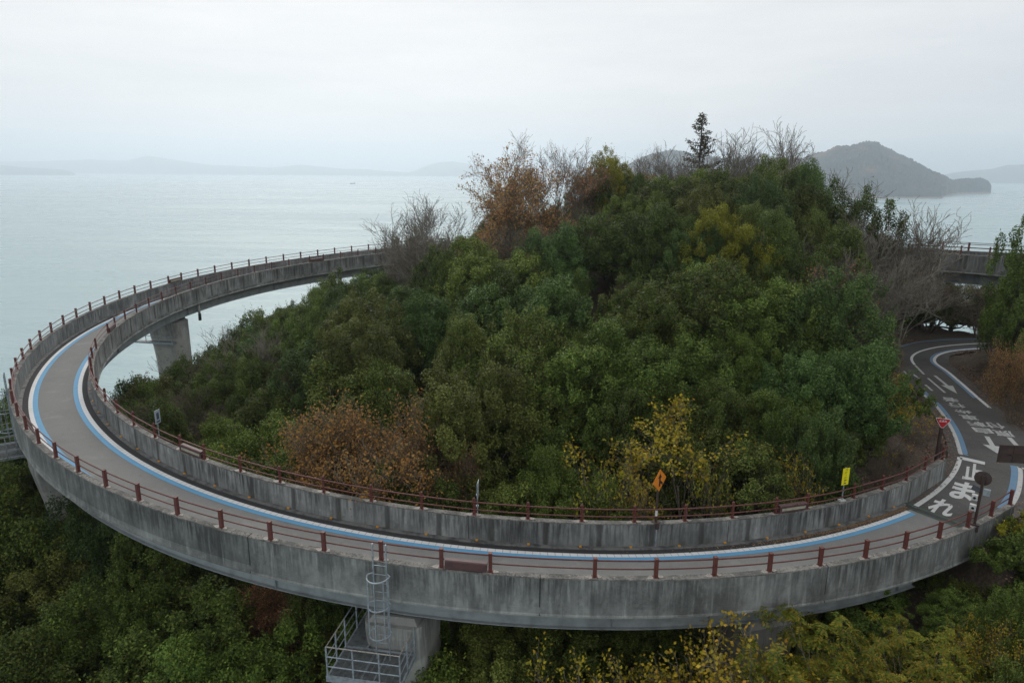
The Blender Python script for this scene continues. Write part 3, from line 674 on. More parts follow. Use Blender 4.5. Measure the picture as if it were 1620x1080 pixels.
def place_posts(path, ds, mesh, inward):
    for i, d in enumerate(ds):
        p = path.p(d); tn = path.tan(d)
        o = mk('railing_post', mesh, None, ramp, (p[0], p[1], p[2] + 0.016)); o.rotation_euler.z = math.atan2(tn[1], tn[0])
        pd = mk('mortar_pad', pads[i % 4], None, o, (0.05, 0, -0.012))
def rails(path, s0, s1, u, gaps=()):
    for nm, h, r in (('handrail', 0.565, 0.028), ('middle_rail', 0.27, 0.024)):
        cuts = [(s0, s1)]
        if nm == 'middle_rail':
            cuts = []; a = s0
            for g0, g1 in sorted(gaps): cuts.append((a, g0)); a = g1
            cuts.append((a, s1))
        for a, b in cuts:
            pts = []
            for d in np.linspace(a, b, max(2, int((b - a) / 0.8))):
                p = path.p(d); n = path.inn(d); pts.append((p[0] + n[0] * u, p[1] + n[1] * u, p[2] + h))
            MB().tube(pts, r, 6).build(nm, M['rail'], ramp, True)
# lamp bays are a little shorter than the others, as built
O_L = [PO.near(-1.5, 19.5), PO.near(-31.6, 54.6) + 14.2]     # lamp bays on the outer wall (centre)
def bays(path, s0, s1, lamps, step=2.0):
    ds = []; d = s0
    marks = sorted(lamps); i = 0
    while d < s1:
        if i < len(marks) and d + step > marks[i] - 0.79:
            ds += [marks[i] - 0.79, marks[i] + 0.79]; d = marks[i] + 0.79 + step; i += 1
            continue
        ds.append(d); d += step
    return ds
I_L = [PI_.near(11.85, 24.4), PI_.near(-13.5, 28.2), PI_.near(-27.7, 47.5), PI_.near(-22.2, 69.6)]
O_L = [PO.near(-1.5, 19.54), PO.near(-30.4, 61.0)]
I_L = [PI_.near(11.3, 24.7), PI_.near(-13.5, 27.0), PI_.near(-27.0, 45.0), PI_.near(-20.2, 70.6)]
DO = bays(PO, 0.25, PO.len - 0.5, O_L); DI = bays(PI_, 0.3, PI_.len - 0.5, I_L)
place_posts(PO, DO, post_box, 1); place_posts(PI_, DI, post_round, -1)
rails(PO, 0.1, PO.len - 0.3, 0.075, [(m - 0.72, m + 0.72) for m in O_L])
rails(PI_, 0.15, PI_.len - 0.3, -0.075, [(m - 0.72, m + 0.72) for m in I_L])
# kerb reflectors
rm = MB(); rm.prism([(-0.05, -0.035), (0.05, -0.035), (0.04, 0.035), (-0.04, 0.035)], 0, 0.045); refl = rm.mesh('kerb_reflector'); refl.materials.append(M['orange'])
pale = rm.mesh('kerb_reflector'); pale.materials.append(M['mortar'])
for d in np.arange(3.0, 150, 2.15):
    p = PO.p(d); n = PO.inn(d); tn = PO.tan(d)
    o = mk('kerb_reflector', refl, None, ramp, (p[0] + n[0] * (WID - 0.2), p[1] + n[1] * (WID - 0.2), p[2] - 0.925)); o.rotation_euler.z = math.atan2(tn[1], tn[0])
    if 55 < d < 100:
        o = mk('kerb_reflector', pale, None, ramp, (p[0] + n[0] * 0.2, p[1] + n[1] * 0.2, p[2] - 0.925)); o.rotation_euler.z = math.atan2(tn[1], tn[0])

# lamps on the walls
def lamp(path, d, label, facing):
    p = path.p(d); tn = path.tan(d); rz = math.atan2(tn[1], tn[0])
    sl_ = path.p(d + 0.6)[2] - path.p(d - 0.6)[2]
    r = empty('wall_lamp', (p[0], p[1], p[2] + 0.016), rz); r.rotation_euler.y = -math.atan2(sl_, 1.2)
    m = MB(); h, dp, ln = 0.30, 0.2, 1.36
    pr_ = [(-dp / 2, 0.03), (dp / 2, 0.03), (dp / 2, h), (dp / 2 - 0.03, h + 0.03), (-dp / 2 + 0.03, h + 0.03), (-dp / 2, h)]
    m.add([(-ln / 2, y, z) for y, z in pr_] + [(ln / 2, y, z) for y, z in pr_], [tuple(range(5, -1, -1)), tuple(range(6, 12))] + [(i, (i + 1) % 6, 6 + (i + 1) % 6, 6 + i) for i in range(6)])
    m.build('housing', M['lamp_box'], r)
    y = facing * (dp / 2 + 0.004)
    MB().box((0, y, 0.175), (1.18, 0.012, 0.13)).build('lens', M['lamp_lens'], r)
    MB().box((0, y + facing * 0.008, 0.245), (1.24, 0.03, 0.02)).build('lens_hood', M['lamp_box'], r)
    for s in (-1, 1): MB().box((s * 0.5, 0, 0.012), (0.1, 0.16, 0.04)).build('foot', M['lamp_box'], r)
    return tag(r, label, 'lamp', 'low lamps set between railing posts')
lamp(PO, O_L[0], 'plum lamp box on the near outer wall right of the caged ladder', -1)
lamp(PO, O_L[1], 'small far lamp box on the outer wall against the sea', -1)
lamp(PI_, I_L[0], 'lamp box on the inner wall left of the yellow sign', 1)
lamp(PI_, I_L[1], 'lamp box on the inner wall beside the small white sign', 1)
lamp(PI_, I_L[2], 'dark lamp box where the inner wall turns, above the far pier', 1)
lamp(PI_, I_L[3], 'tiny distant lamp box on the inner wall of the rear curve', 1)

# ------------------------------------------------------------------ piers
def pier(d, zbot, label, depth=2.1, wide=2.3, flare=0.5):
    p = PO.p(d); n = PO.inn(d); tn = PO.tan(d); top = p[2] - 2.62
    c = (p[0] + n[0] * WID / 2, p[1] + n[1] * WID / 2)
    r = empty('bridge_pier', (c[0], c[1], zbot), math.atan2(-n[1], -n[0]))     # local +x points out of the loop
    H = top - zbot; v = []; f = []; uv = []; K = 20
    levels = [(0, 0), (H - 4.2, 0), (H - 3.2, 0.1), (H - 2.2, 0.34), (H - 1.2, 0.72), (H - 0.45, 1.0), (H, 1.0)]
    for z, fl in levels:
        x0, x1 = -wide / 2, wide / 2 + flare * fl; y = depth / 2; cr = 0.45; ring = []
        for cx, cy, a0 in ((x1 - cr, y - cr, 0), (x0 + cr, y - cr, 90), (x0 + cr, -y + cr, 180), (x1 - cr, -y + cr, 270)):
            for k in range(5):
                a = R(a0 + k * 22.5); ring.append((cx + cr * math.cos(a), cy + cr * math.sin(a), z))
        per = 0.0
        for i, q in enumerate(ring):
            if i: per += math.dist(q, ring[i - 1])
            uv.append((per, z - H))
        v += ring
    for i in range(len(levels) - 1): f += [(i * K + j, i * K + (j + 1) % K, (i + 1) * K + (j + 1) % K, (i + 1) * K + j) for j in range(K)]
    f.append(tuple((len(levels) - 1) * K + j for j in range(K)))
    mk('shaft', mk_mesh('pier_shaft', v, faces=f, uv=uv), M['pier'], r)
    cap = MB(); cx = flare / 2
    cap.add([(x * (wide / 2 + flare / 2 - 0.18 - 0.15 * k) + cx, y * (depth / 2 - 0.18 - 0.15 * k), H + 0.002 + 0.2 * k) for k in (0, 1) for x, y in ((-1, -1), (1, -1), (1, 1), (-1, 1))],
            [(0, 3, 2, 1), (4, 5, 6, 7), (0, 1, 5, 4), (1, 2, 6, 5), (2, 3, 7, 6), (3, 0, 4, 7)])
    cap.build('bearing_shelf', M['pier'], r)
    for s in (-1, 1): MB().box((s * 0.95, 0, H + 0.285), (0.5, 0.6, 0.16)).build('bearing', M['rubber'], r)
    tag(r, label, 'pier', 'concrete piers under the ramp')
    return r
D_P = [PO.near(-3.9, 19.8), PO.near(-23.6, 30.7), PO.near(-31.1, 57.6), PO.near(9.5, 20.5), PO.near(-18.5, 77)]
def zb(d):
    p = PO.p(d); n = PO.inn(d); return float(ground(np.array([p[0] + n[0] * 1.8]), np.array([p[1] + n[1] * 1.8]))[0]) - 0.4
pier(D_P[0], zb(D_P[0]) - 0.5, 'pale concrete pier beside the caged ladder, nearest of the piers')
pier(D_P[1], zb(D_P[1]), 'pale pier under the left bend beside the grating platform')
pier(D_P[2], zb(D_P[2]), 'flared pale pier standing before the sea inside the loop')
pier(D_P[3], zb(D_P[3]), 'low pier mostly hidden by the yellow green shrub', flare=0.3)
# drain pipe on the flared pier
p = PO.p(D_P[2] + 2.1); n = PO.inn(D_P[2] + 2.1); dp_ = empty('drain_pipe', (p[0] + n[0] * (WID - 0.35), p[1] + n[1] * (WID - 0.35), p[2] - 3.0))
MB().tube([(0, 0, 0.6), (0, 0, 1.55)], 0.1, 10).build('pipe', M['plastic_white'], dp_, True); MB().tube([(0, 0, 0), (0.02, 0, 0.6)], 0.13, 10).build('spout', M['rubber'], dp_, True)
tag(dp_, 'short drain pipe with black end hanging beside the flared pier', 'drain pipe')
# inspection catwalk round the flared pier
p = PO.p(D_P[2]); n = PO.inn(D_P[2]); cw = empty('inspection_catwalk', (p[0] + n[0] * 1.8, p[1] + n[1] * 1.8, p[2] - 4.2), math.atan2(-n[1], -n[0]))
for y in (1.2, 1.7): MB().box((0.5, y, 0), (3.6, 0.07, 0.14)).build('beam', M['galv'], cw)
MB().box((0.5, 1.45, 0.06), (3.6, 0.42, 0.03)).build('walkway', M['galv_dark'], cw)
for x in (-1.2, 0.0, 1.2, 2.2): MB().box((x, 1.73, 0.3), (0.04, 0.04, 0.6)).build('post', M['galv'], cw)
MB().box((0.5, 1.73, 0.6), (3.6, 0.04, 0.04)).build('handrail', M['galv'], cw)
tag(cw, 'small grey steel catwalk clamped to the flared pier', 'catwalk')

# ------------------------------------------------------------------ ladder platforms
def platform(d, label, tshift=0.0, plen=2.45, full=True):
    """local axes: x along the wall (to the right seen from outside), y outwards, z up from the wall top"""
    p = PO.p(d); n = PO.inn(d); tn = PO.tan(d)
    r = empty('inspection_platform', (p[0], p[1], p[2]), math.atan2(-tn[1], -tn[0])); r.rotation_euler.z = math.atan2(-tn[1], -tn[0])
    # local x = -tangent ; local y = rot90 -> inward or outward
    sg = 1.0
    lx = Vector((-tn[0], -tn[1])); ly = Vector((-lx.y, lx.x)); out = Vector((-n[0], -n[1]))
    sg = 1.0 if ly.dot(out) > 0 else -1.0
    Yf = lambda y: y * sg
    FZ = -3.55; x0, x1 = -1.25 + tshift, -1.25 + tshift + plen; ya, yb = -0.1, 1.35
    g = MB()                                                   # floor grating
    for k in range(int((yb - ya) / 0.055)): g.box(((x0 + x1) / 2, Yf(ya + 0.03 + k * 0.055), FZ), (x1 - x0, 0.014, 0.045))
    for k in range(int((x1 - x0) / 0.2)): g.box((x0 + 0.1 + k * 0.2, Yf((ya + yb) / 2), FZ - 0.004), (0.016, yb - ya, 0.04))
    g.build('grating', M['galv_dark'], r)
    for y in (ya, yb): MB().box(((x0 + x1) / 2, Yf(y), FZ - 0.07), (x1 - x0 + 0.08, 0.08, 0.2)).build('edge_beam', M['galv'], r)
    for x in (x0, x1, x0 + plen * .45, x0 + plen * .62): MB().box((x, Yf((ya + yb) / 2), FZ - 0.06), (0.06, yb - ya - 0.09, 0.14)).build('cross_beam', M['galv'], r)
    posts = [(x0, yb), (x0 + plen * .36, yb), (x0 + plen * .72, yb), (x1, yb), (x1, ya), (x1, (ya + yb) / 2), (x0, (ya + yb) / 2)]
    for x, y in posts: MB().box((x, Yf(y), FZ + 0.55), (0.045, 0.045, 1.1)).build('railing_post', M['galv'], r)
    for h in (0.38, 0.74, 1.1):
        MB().tube([(x0, Yf(ya), FZ + h), (x0, Yf(yb), FZ + h), (x1, Yf(yb), FZ + h), (x1, Yf(ya), FZ + h)], 0.022, 6).build('rail', M['galv'] if h < 1 else M['mortar'], r)
    # walkway running back below the ramp beside the pier
    wx0, wx1 = x0, x0 + 0.75
    MB().box(((wx0 + wx1) / 2, Yf(ya - 1.6), FZ + 0.0), (wx1 - wx0, 3.1, 0.05)).build('walkway', M['galv_dark'], r)
    for x in (wx0, wx1): MB().box((x, Yf(ya - 1.6), FZ - 0.05), (0.06, 3.1, 0.16)).build('edge_beam', M['galv'], r)
    for y in (ya, ya - 1.0, ya - 2.0, ya - 3.0): MB().box((wx0, Yf(y), FZ + 0.55), (0.045, 0.045, 1.1)).build('railing_post', M['galv'], r)
    for h in (0.38, 0.74, 1.1): MB().tube([(wx0, Yf(ya), FZ + h), (wx0, Yf(ya - 3.1), FZ + h)], 0.022, 6).build('rail', M['galv'], r)
    # ladder
    lx0, lx1, ly_ = 0.02, 0.47, 0.26
    for x in (lx0, lx1): MB().box((x, Yf(ly_), (FZ + 0.72) / 2), (0.035, 0.06, 0.72 - FZ)).build('ladder_rail', M['galv'], r)
    for k in range(int((-FZ) / 0.32)): MB().tube([(lx0, Yf(ly_), FZ + 0.3 + 0.32 * k), (lx1, Yf(ly_), FZ + 0.3 + 0.32 * k)], 0.013, 6).build('rung', M['galv'], r)
    for z in (-0.32, -1.35, -2.4):                              # safety cage
        cx, rr = (lx0 + lx1) / 2, 0.37; pts = [(lx1 + 0.01, Yf(ly_), z)]
        for k in range(13):
            a = math.pi * k / 12; pts.append((cx + rr * math.cos(a), Yf(ly_ + 0.12 + rr * 1.25 * math.sin(a)), z))
        pts.append((lx0 - 0.01, Yf(ly_), z)); MB().tube(pts, 0.026, 5).build('cage_hoop', M['galv'], r)
    for k in (1, 3, 6, 9, 11):
        a = math.pi * k / 12; x, y = (lx0 + lx1) / 2 + 0.37 * math.cos(a), ly_ + 0.12 + 0.37 * 1.25 * math.sin(a)
        MB().box((x, Yf(y), -1.36), (0.03, 0.02, 2.1)).build('cage_bar', M['galv'], r)
    return tag(r, label, 'platform', 'steel inspection platforms with caged ladders')
platform(PO.near(-4.45, 19.9), 'galvanised platform and caged ladder hanging on the front of the ramp')
platform(PO.near(-26.3, 34.3), 'galvanised platform and caged ladder cut off by the left edge', 0.0)

# ------------------------------------------------------------------ signs
def text_on(parent, txt, mat, width, height, M4, name='lettering', fat=0.02):
    v, f = glyph_mesh(txt, fat); lo, hi = v.min(0), v.max(0); n = (v - lo) / np.maximum(hi - lo, 1e-6)
    pts = [M4 @ Vector(((a - 0.5) * width, 0, (b - 0.5) * height)) for a, b, _ in n]
    return mk(name, mk_mesh(name, pts, faces=f), mat, parent)
def face_dir(loc, deg=0): return math.atan2(-loc[1], -loc[0]) + R(90) + R(deg)     # local -y looks towards the viewer's side
def iwall(x, y): d = PI_.near(x, y); return PI_.p(d), PI_.tan(d), PI_.inn(d)
# small white sign, inner wall on the left
p, tn, n = iwall(-15.9, 28.5); base = (p[0] + n[0] * 0.2, p[1] + n[1] * 0.2, p[2] - 0.4)
r = empty('small_sign', base, face_dir(base, 52))
MB().tube([(0, 0, 0), (0, 0, 1.5)], 0.024, 8).build('pole', M['galv'], r); MB().box((0, -0.035, 1.34), (0.34, 0.02, 0.62)).build('board', M['sign_grey'], r)
MB().box((0.0, -0.049, 1.37), (0.16, 0.006, 0.3)).build('pictogram', M['sign_ink'], r); MB().box((0, -0.049, 1.12), (0.24, 0.006, 0.07)).build('text_line', M['sign_ink'], r)
tag(r, 'small grey white sign board on a thin pole by the left inner railing', 'sign')
# edge-on plate on a pole
p, tn, n = iwall(-1.32, 23.2); base = (p[0] + n[0] * 0.02 + tn[0] * -0.12, p[1] + n[1] * 0.1, p[2] + 0.02)
r = empty('edge_on_sign', base, face_dir(base, 84))
MB().tube([(0, 0, 0), (0, 0, 1.2)], 0.026, 8).build('pole', M['galv'], r); MB().box((0, -0.03, 0.98), (0.36, 0.02, 0.62)).build('board', M['galv'], r)
for z in (0.3, 0.75): MB().box((0, 0, z), (0.09, 0.09, 0.05)).build('clamp', M['galv'], r)
tag(r, 'grey sign plate seen edge on, clamped to an inner railing post', 'sign')
# orange diamond
p, tn, n = iwall(5.5, 23.3); base = (p[0] - n[0] * 0.02, p[1] - n[1] * 0.02, p[2] + 0.02)
r = empty('warning_sign', base, face_dir(base, 58))
MB().tube([(0, 0, -0.35), (0, 0, 1.75)], 0.045, 8).build('pole', M['brown'], r); MB().tube([(0, 0.0, 0.22), (0, 0.0, 0.5)], 0.047, 8).build('reflective_sleeve', M['sign_white'], r)
MB().box((0, 0, -0.1), (0.24, 0.3, 0.24)).build('clamp', M['brown'], r)
a = 0.44; dm = MB(); dm.add([(x, y, z + 1.72) for y in (-0.06, -0.045) for x, z in ((0, -a), (a, 0), (0, a), (-a, 0))], [(3, 2, 1, 0), (4, 5, 6, 7), (0, 1, 5, 4), (1, 2, 6, 5), (2, 3, 7, 6), (3, 0, 4, 7)])
bd = dm.build('board', M['sign_orange'], r)
ar = MB(); ar.add([(x, -0.066, z + 1.72) for x, z in ((-.045, -.24), (.045, -.24), (.045, .1), (.12, .1), (0, .27), (-.12, .1), (-.045, .1))], [(0, 1, 2, 3, 4, 5, 6)])
ar.add([(x, -0.066, z + 1.72) for x, z in ((.05, -.02), (.05, -.12), (.2, -.24), (.2, -.13))], [(0, 1, 2, 3)]); ar.build('merge_arrow', M['sign_black'], bd)
tag(r, 'orange diamond warning sign with black arrow on a brown pole', 'sign')
# conduit on the wall below it
o = MB().box((p[0] - n[0] * 0.14, p[1] - n[1] * 0.14, p[2] - 0.55), (0.05, 0.03, 0.75)).build('conduit', M['galv'], r)
o.matrix_parent_inverse = r.matrix_basis.inverted()
# yellow sign
p, tn, n = iwall(13.7, 25.7); base = (p[0] + tn[0] * -0.16, p[1] + tn[1] * -0.16, p[2] + 0.02)
r = empty('yellow_sign', base, face_dir(base, 46))
MB().tube([(0, 0, 0), (0, 0, 1.5)], 0.024, 8).build('pole', M['galv'], r); MB().box((0, 0, 0.04), (0.26, 0.2, 0.06)).build('foot_block', M['plastic_white'], r)
bd = MB().box((0, -0.035, 1.12), (0.34, 0.016, 0.74)).build('board', M['sign_yellow'], r)
for i, ch in enumerate('スピード注意'):
    if ch == 'ー': MB().box((0, -0.0452, 1.42 - 0.117 * i), (0.012, 0.003, 0.07)).build('lettering', M['sign_black'], bd)
    else: text_on(bd, ch, M['sign_black'], 0.1 if i < 4 else 0.15, 0.085 if i < 4 else 0.1, Matrix.Translation((0, -0.0455, 1.42 - 0.117 * i)), fat=0.01 if i < 4 else 0.035)
tag(r, 'tall narrow bright yellow sign with black characters on the inner railing', 'sign')
# stop sign
base = (21.25, 31.75, ROAD_Z - 0.3); r = empty('stop_sign', base, face_dir(base, 12))
MB().tube([(0, 0, 0), (0, 0, 3.3)], 0.085, 10).build('pole', M['brown'], r); MB().box((0.12, 0.05, 0.95), (0.1, 0.1, 1.9)).build('side_post', M['brown'], r)
def tri(s, y0, y1, cz): return [(x * s, y, cz + z * s) for y in (y0, y1) for x, z in ((0, -0.6), (0.12, -0.58), (0.7, 0.34), (0.64, 0.46), (-0.64, 0.46), (-0.7, 0.34), (-0.12, -0.58))]
T7 = [tuple(range(7)), tuple(range(13, 6, -1))] + [(i, 7 + i, 7 + (i + 1) % 7, (i + 1) % 7) for i in range(7)]
bd = MB().add(tri(0.47, -0.125, -0.105, 3.02), T7).build('border', M['sign_white'], r)
MB().add(tri(0.42, -0.131, -0.1255, 3.02), T7).build('face', M['sign_red'], bd)
text_on(bd, '止まれ', M['sign_white'], 0.33, 0.12, Matrix.Translation((0, -0.1335, 3.1)), fat=0.04)
tag(r, 'red inverted triangle stop sign on a dark pole at the junction', 'sign')
# round mirror back with camera boxes on a brown pole
d = PO.near(18.15, 24.45); p = PO.p(d); n = PO.inn(d); base = (p[0] - n[0] * 0.02, p[1] - n[1] * 0.02, p[2] + 0.016)
r = empty('mirror_pole', base, face_dir(base, 0))
MB().tube([(0, 0, 0), (0.02, 0, 2.1)], 0.05, 8).build('pole', M['brown'], r); MB().box((0, 0, 0.03), (0.34, 0.22, 0.05)).build('base_plate', M['brown'], r)
MB().box((0, 0, -0.12), (0.3, 0.3, 0.22)).build('clamp', M['brown'], r)
ring = [(0.29 * math.cos(6.2832 * k / 24), 0.29 * math.sin(6.2832 * k / 24)) for k in range(24)]
dm = MB(); dm.add([(x, 0.08, z + 1.95) for x, z in ring] + [(x * 0.97, 0.13, z * 0.97 + 1.95) for x, z in ring] + [(x * 0.5, 0.055, z * 0.5 + 1.95) for x, z in ring],
   [(k, (k + 1) % 24, 24 + (k + 1) % 24, 24 + k) for k in range(24)] + [(48 + k, 48 + (k + 1) % 24, (k + 1) % 24, k) for k in range(24)] + [tuple(range(48, 72))[::-1], tuple(range(24, 48))])
dm.build('mirror_back', M['brown'], r, False); MB().box((0, 0.06, 1.95), (0.06, 0.03, 0.5)).build('bracket', M['brown'], r)
MB().box((-0.16, -0.02, 1.5), (0.28, 0.03, 0.2), M=Matrix.Rotation(R(-35), 3, 'X') @ Matrix.Rotation(R(14), 3, 'Y')).build('solar_panel', M['glass_dark'], r)
MB().box((0.2, 0, 1.45), (0.22, 0.16, 0.24)).build('camera_box', M['galv'], r)
for z, s in ((1.15, 0.2), (0.72, 0.22)):
    cb = MB().box((-0.15, -0.02, z), (s, 0.16, s * 1.1)).build('camera_box', M['plastic_white'], r)
    MB().tube([(-0.15, -0.105, z), (-0.15, -0.13, z)], 0.05, 10).build('camera_lens', M['glass_dark'], cb)
    MB().tube([(-0.05, 0, z - s * .5), (0.0, 0, z - s * .5)], 0.02, 6).build('arm', M['plastic_white'], r)
tag(r, 'brown pole with round mirror back and white camera boxes on the outer railing', 'pole')
# brown direction board seen from behind
base = (22.9, 27.75, ROAD_Z - 0.3); r = empty('direction_board', base, R(-6))
MB().tube([(0.1, 0.06, 0), (0.1, 0.06, 3.4)], 0.06, 8).build('pole', M['brown'], r)
MB().box((-0.02, 0.13, 2.95), (2.9, 0.03, 0.82)).build('board', M['brown'], r)
for z in (2.56, 2.95, 3.34): MB().box((-0.02, 0.105, z), (2.9, 0.03, 0.035)).build('rib', M['brown'], r)
for x in (-1.44, -0.85, 0.2, 0.9, 1.4): MB().box((x, 0.103, 2.95), (0.04, 0.034, 0.8)).build('rib', M['brown'], r)
MB().box((0.0, 0.075, 2.9), (1.9, 0.04, 0.06)).build('bracket', M['brown'], r)
tag(r, 'back of a dark brown direction board at the right edge', 'sign')
# ------------------------------------------------------------------ ship and cables
def ship(name, x, y, ln, rz, label, cargo=True):
    r = empty(name, (x, y, SEA), rz); h = ln * 0.1; w_ = ln * 0.16
    m = MB(); sec = [(-.5, .9), (-.3, 1), (.25, 1), (.4, .7), (.5, .06)]
    vs_ = []
    for z, kx in ((-0.5, .94), (h, 1.0)):
        vs_ += [(a * ln * kx, s * w_ / 2 * b, z) for s in (-1, 1) for a, b in sec]
    f = []
    for i in range(4): f += [(i, i + 1, 11 + i, 10 + i), (5 + i, 15 + i, 16 + i, 6 + i), (10 + i, 11 + i, 16 + i, 15 + i)]
    f += [(0, 10, 15, 5), (4, 9, 19, 14)]
    MB().add(vs_, f).build('hull', M['ship_hull'], r)
    MB().box((-ln * .36, 0, h + ln * .09), (ln * .14, w_ * .8, ln * .18)).build('bridge_house', M['sign_white'], r)
    MB().box((-ln * .38, 0, h + ln * .21), (ln * .05, w_ * .3, ln * .06)).build('funnel', M['ship_hull'], r)
    MB().box((ln * .05, 0, h + ln * .02), (ln * .55, w_ * .75, ln * .04)).build('hatch_cover', M['ship_hull'], r)
    MB().tube([(ln * .38, 0, h), (ln * .38, 0, h + ln * .2)], ln * .012, 6).build('mast', M['ship_hull'], r)
    return tag(r, label, 'ship')
M['ship_hull'] = worn('blue_hull', (0.03, 0.05, 0.1), (0.05, 0.07, 0.12), 0.1)
ship('cargo_ship', -745, 3250, 27, R(175), 'small dark cargo ship far out on the calm sea')
ship('small_boat', -700, 5600, 18, R(10), 'tiny pale boat near the horizon left of the autumn tree')
for k, (z0, z1) in enumerate(((-6.5, -8.6), (-7.4, -9.5), (-8.6, -10.6))):
    m = MB(); m.tube([(60 + 30 * i / 8.0 * 5, 122 + 18 * i / 8.0, CZ - 13 + z0 * 0.0 - k * 1.5 + 4.5 * (i / 8.0 - 0.4) ** 2 * 4) for i in range(9)], 0.05, 4)
    tag(m.build('power_cable', M['rubber']), ['topmost thin power cable over the water at right', 'middle thin power cable over the water at right', 'lowest thin power cable over the water at right'][k], 'cable', 'power cables above the right hand water')

# ------------------------------------------------------------------ vegetation: meshes
def leaf_quads(P, N, size, aspect, rs, fold=0.0, axis=None):
    """rhombic leaves at P with normals N"""
    n = len(P); a = rs.normal(size=(n, 3)) if axis is None else axis + 0.25 * rs.normal(size=(n, 3))
    N = N / np.linalg.norm(N, axis=1, keepdims=True)
    a -= (a * N).sum(1, keepdims=True) * N; a /= np.maximum(np.linalg.norm(a, axis=1, keepdims=True), 1e-6); b = np.cross(N, a)
    s = (size * rs.uniform(0.65, 1.25, n))[:, None]; w_ = s * aspect
    mid = P + a * s * 0.08
    v = np.stack([P - a * s * 0.5, mid + b * w_ * 0.5, P + a * s * 0.5, mid - b * w_ * 0.5], 1)
    return v.reshape(-1, 3)
def leaf_mesh(name, parts, mat, tones=None):
    v = np.concatenate(parts); q = np.arange(len(v), dtype=np.int32).reshape(-1, 4)
    me = mk_mesh(name, v, quads=q); me.materials.append(mat)
    tn = np.ones(len(q), np.float32) if tones is None else np.concatenate([np.full(len(p) // 4, t_, np.float32) for p, t_ in zip(parts, tones)])
    me.attributes.new('tone', 'FLOAT', 'FACE').data.foreach_set('value', tn); return me
def sphere_dirs(n, rs): d = rs.normal(size=(n, 3)); return d / np.linalg.norm(d, axis=1, keepdims=True)
def evergreen(seed, Rw=2.5, H=6.0, base=0.9, ncl=170, nl=285, leaf=0.098, pointy=0.0, tall=1.2):
    rs = np.random.RandomState(seed); C_ = []; k = 0
    nt = rs.randint(4, 8)              # several leaders give the crown separate heads
    heads = [(rs.uniform(-.58, .58) * Rw, rs.uniform(-.58, .58) * Rw, rs.uniform(.38, .68), rs.uniform(.62, 1.06)) for _ in range(nt)]
    while len(C_) < ncl and k < 9000:
        k += 1; d = sphere_dirs(1, rs)[0]
        if d[2] < -0.5: continue
        hx, hy, hr, hh = heads[rs.randint(nt)]; rr = rs.uniform(0.55, 1.0) ** 0.5
        tp = 1 - pointy * max(0, d[2]) * 0.6
        p = np.array([hx + d[0] * Rw * hr * rr * tp, hy + d[1] * Rw * hr * rr * tp, base + (H * hh - base) * (0.45 + 0.53 * d[2] * rr)])
        if all(np.linalg.norm((p - c) * np.array([1, 1, .75])) > 0.34 * Rw / 2.5 for c in C_): C_.append(p)
    out = []; tones = []; core = np.array([0, 0, base + (H - base) * 0.38])
    for c in C_:
        r = rs.uniform(0.22, 0.44) * Rw / 2.5; n = int(nl * (r * r / 0.1024) * tall * 0.8) if Rw > 2 else int(nl * 0.5)
        up = (c - core) / np.linalg.norm(c - core) * 0.6 + np.array([0, 0, 0.75]); up /= np.linalg.norm(up)
        d = sphere_dirs(n, rs); d = d + up * 0.5; d /= np.linalg.norm(d, axis=1, keepdims=True)
        rad = r * rs.uniform(0.45, 1.08, n) ** 0.7
        tuft = sphere_dirs(8, rs) + up * 1.1; tuft /= np.linalg.norm(tuft, axis=1, keepdims=True)
        near = (d @ tuft.T).max(1); rad *= 0.66 + 0.5 * np.clip((near - 0.62) / 0.38, 0, 1)
        P = c + d * rad[:, None] * np.array([1, 1, tall])
        N = d * 0.7 + up * 0.35 + rs.normal(size=(n, 3)) * 0.6
        out.append(leaf_quads(P, N, leaf, 0.52, rs)); tones.append(rs.uniform(0.72, 1.32))
    for c in C_:                                   # upright leafy shoots break the outline of every clump
        up = (c - core) / np.linalg.norm(c - core) * 0.45 + np.array([0, 0, 1.0])
        for _ in range(rs.randint(2, 5)):
            dr = up + rs.normal(size=3) * 0.45; dr /= np.linalg.norm(dr); ln = rs.uniform(0.3, 0.62) * Rw / 2.5; q = 13
            b0 = c + rs.normal(size=3) * 0.14 * Rw / 2.5 + dr * 0.16 * Rw / 2.5
            P = b0 + dr * (np.arange(q) / q * ln)[:, None] + rs.normal(size=(q, 3)) * 0.035 * Rw / 2.5
            out.append(leaf_quads(P, rs.normal(size=(q, 3)) + dr * 0.3, leaf * 0.95, 0.5, rs)); tones.append(rs.uniform(0.95, 1.55))
    n = 900; d = sphere_dirs(n, rs); P = core + d * np.array([Rw * .6, Rw * .6, (H - base) * .34]) * rs.uniform(.4, 1, n)[:, None]
    out.append(leaf_quads(P, sphere_dirs(n, rs), leaf * 1.5, 0.6, rs)); tones.append(0.8)
    m = MB(); m.tube([(0, 0, -0.6), (0.05, 0.03, base), (0.1, -0.05, base + (H - base) * .35), (0.05, 0.1, base + (H - base) * .7)], [0.13, 0.11, 0.08, 0.03], 7)
    for i in range(12):
        c = C_[rs.randint(len(C_))]; z = base * 0.6 + rs.uniform(0, .35) * (H - base)
        mid = np.array([c[0] * .5, c[1] * .5, (z + c[2]) / 2 - 0.15]); m.tube([(0.06, 0, z), tuple(mid), tuple(c)], [0.06, 0.04, 0.012], 5)
    return leaf_mesh('crown', out, L['dark'], tones), m.mesh('trunk', True)

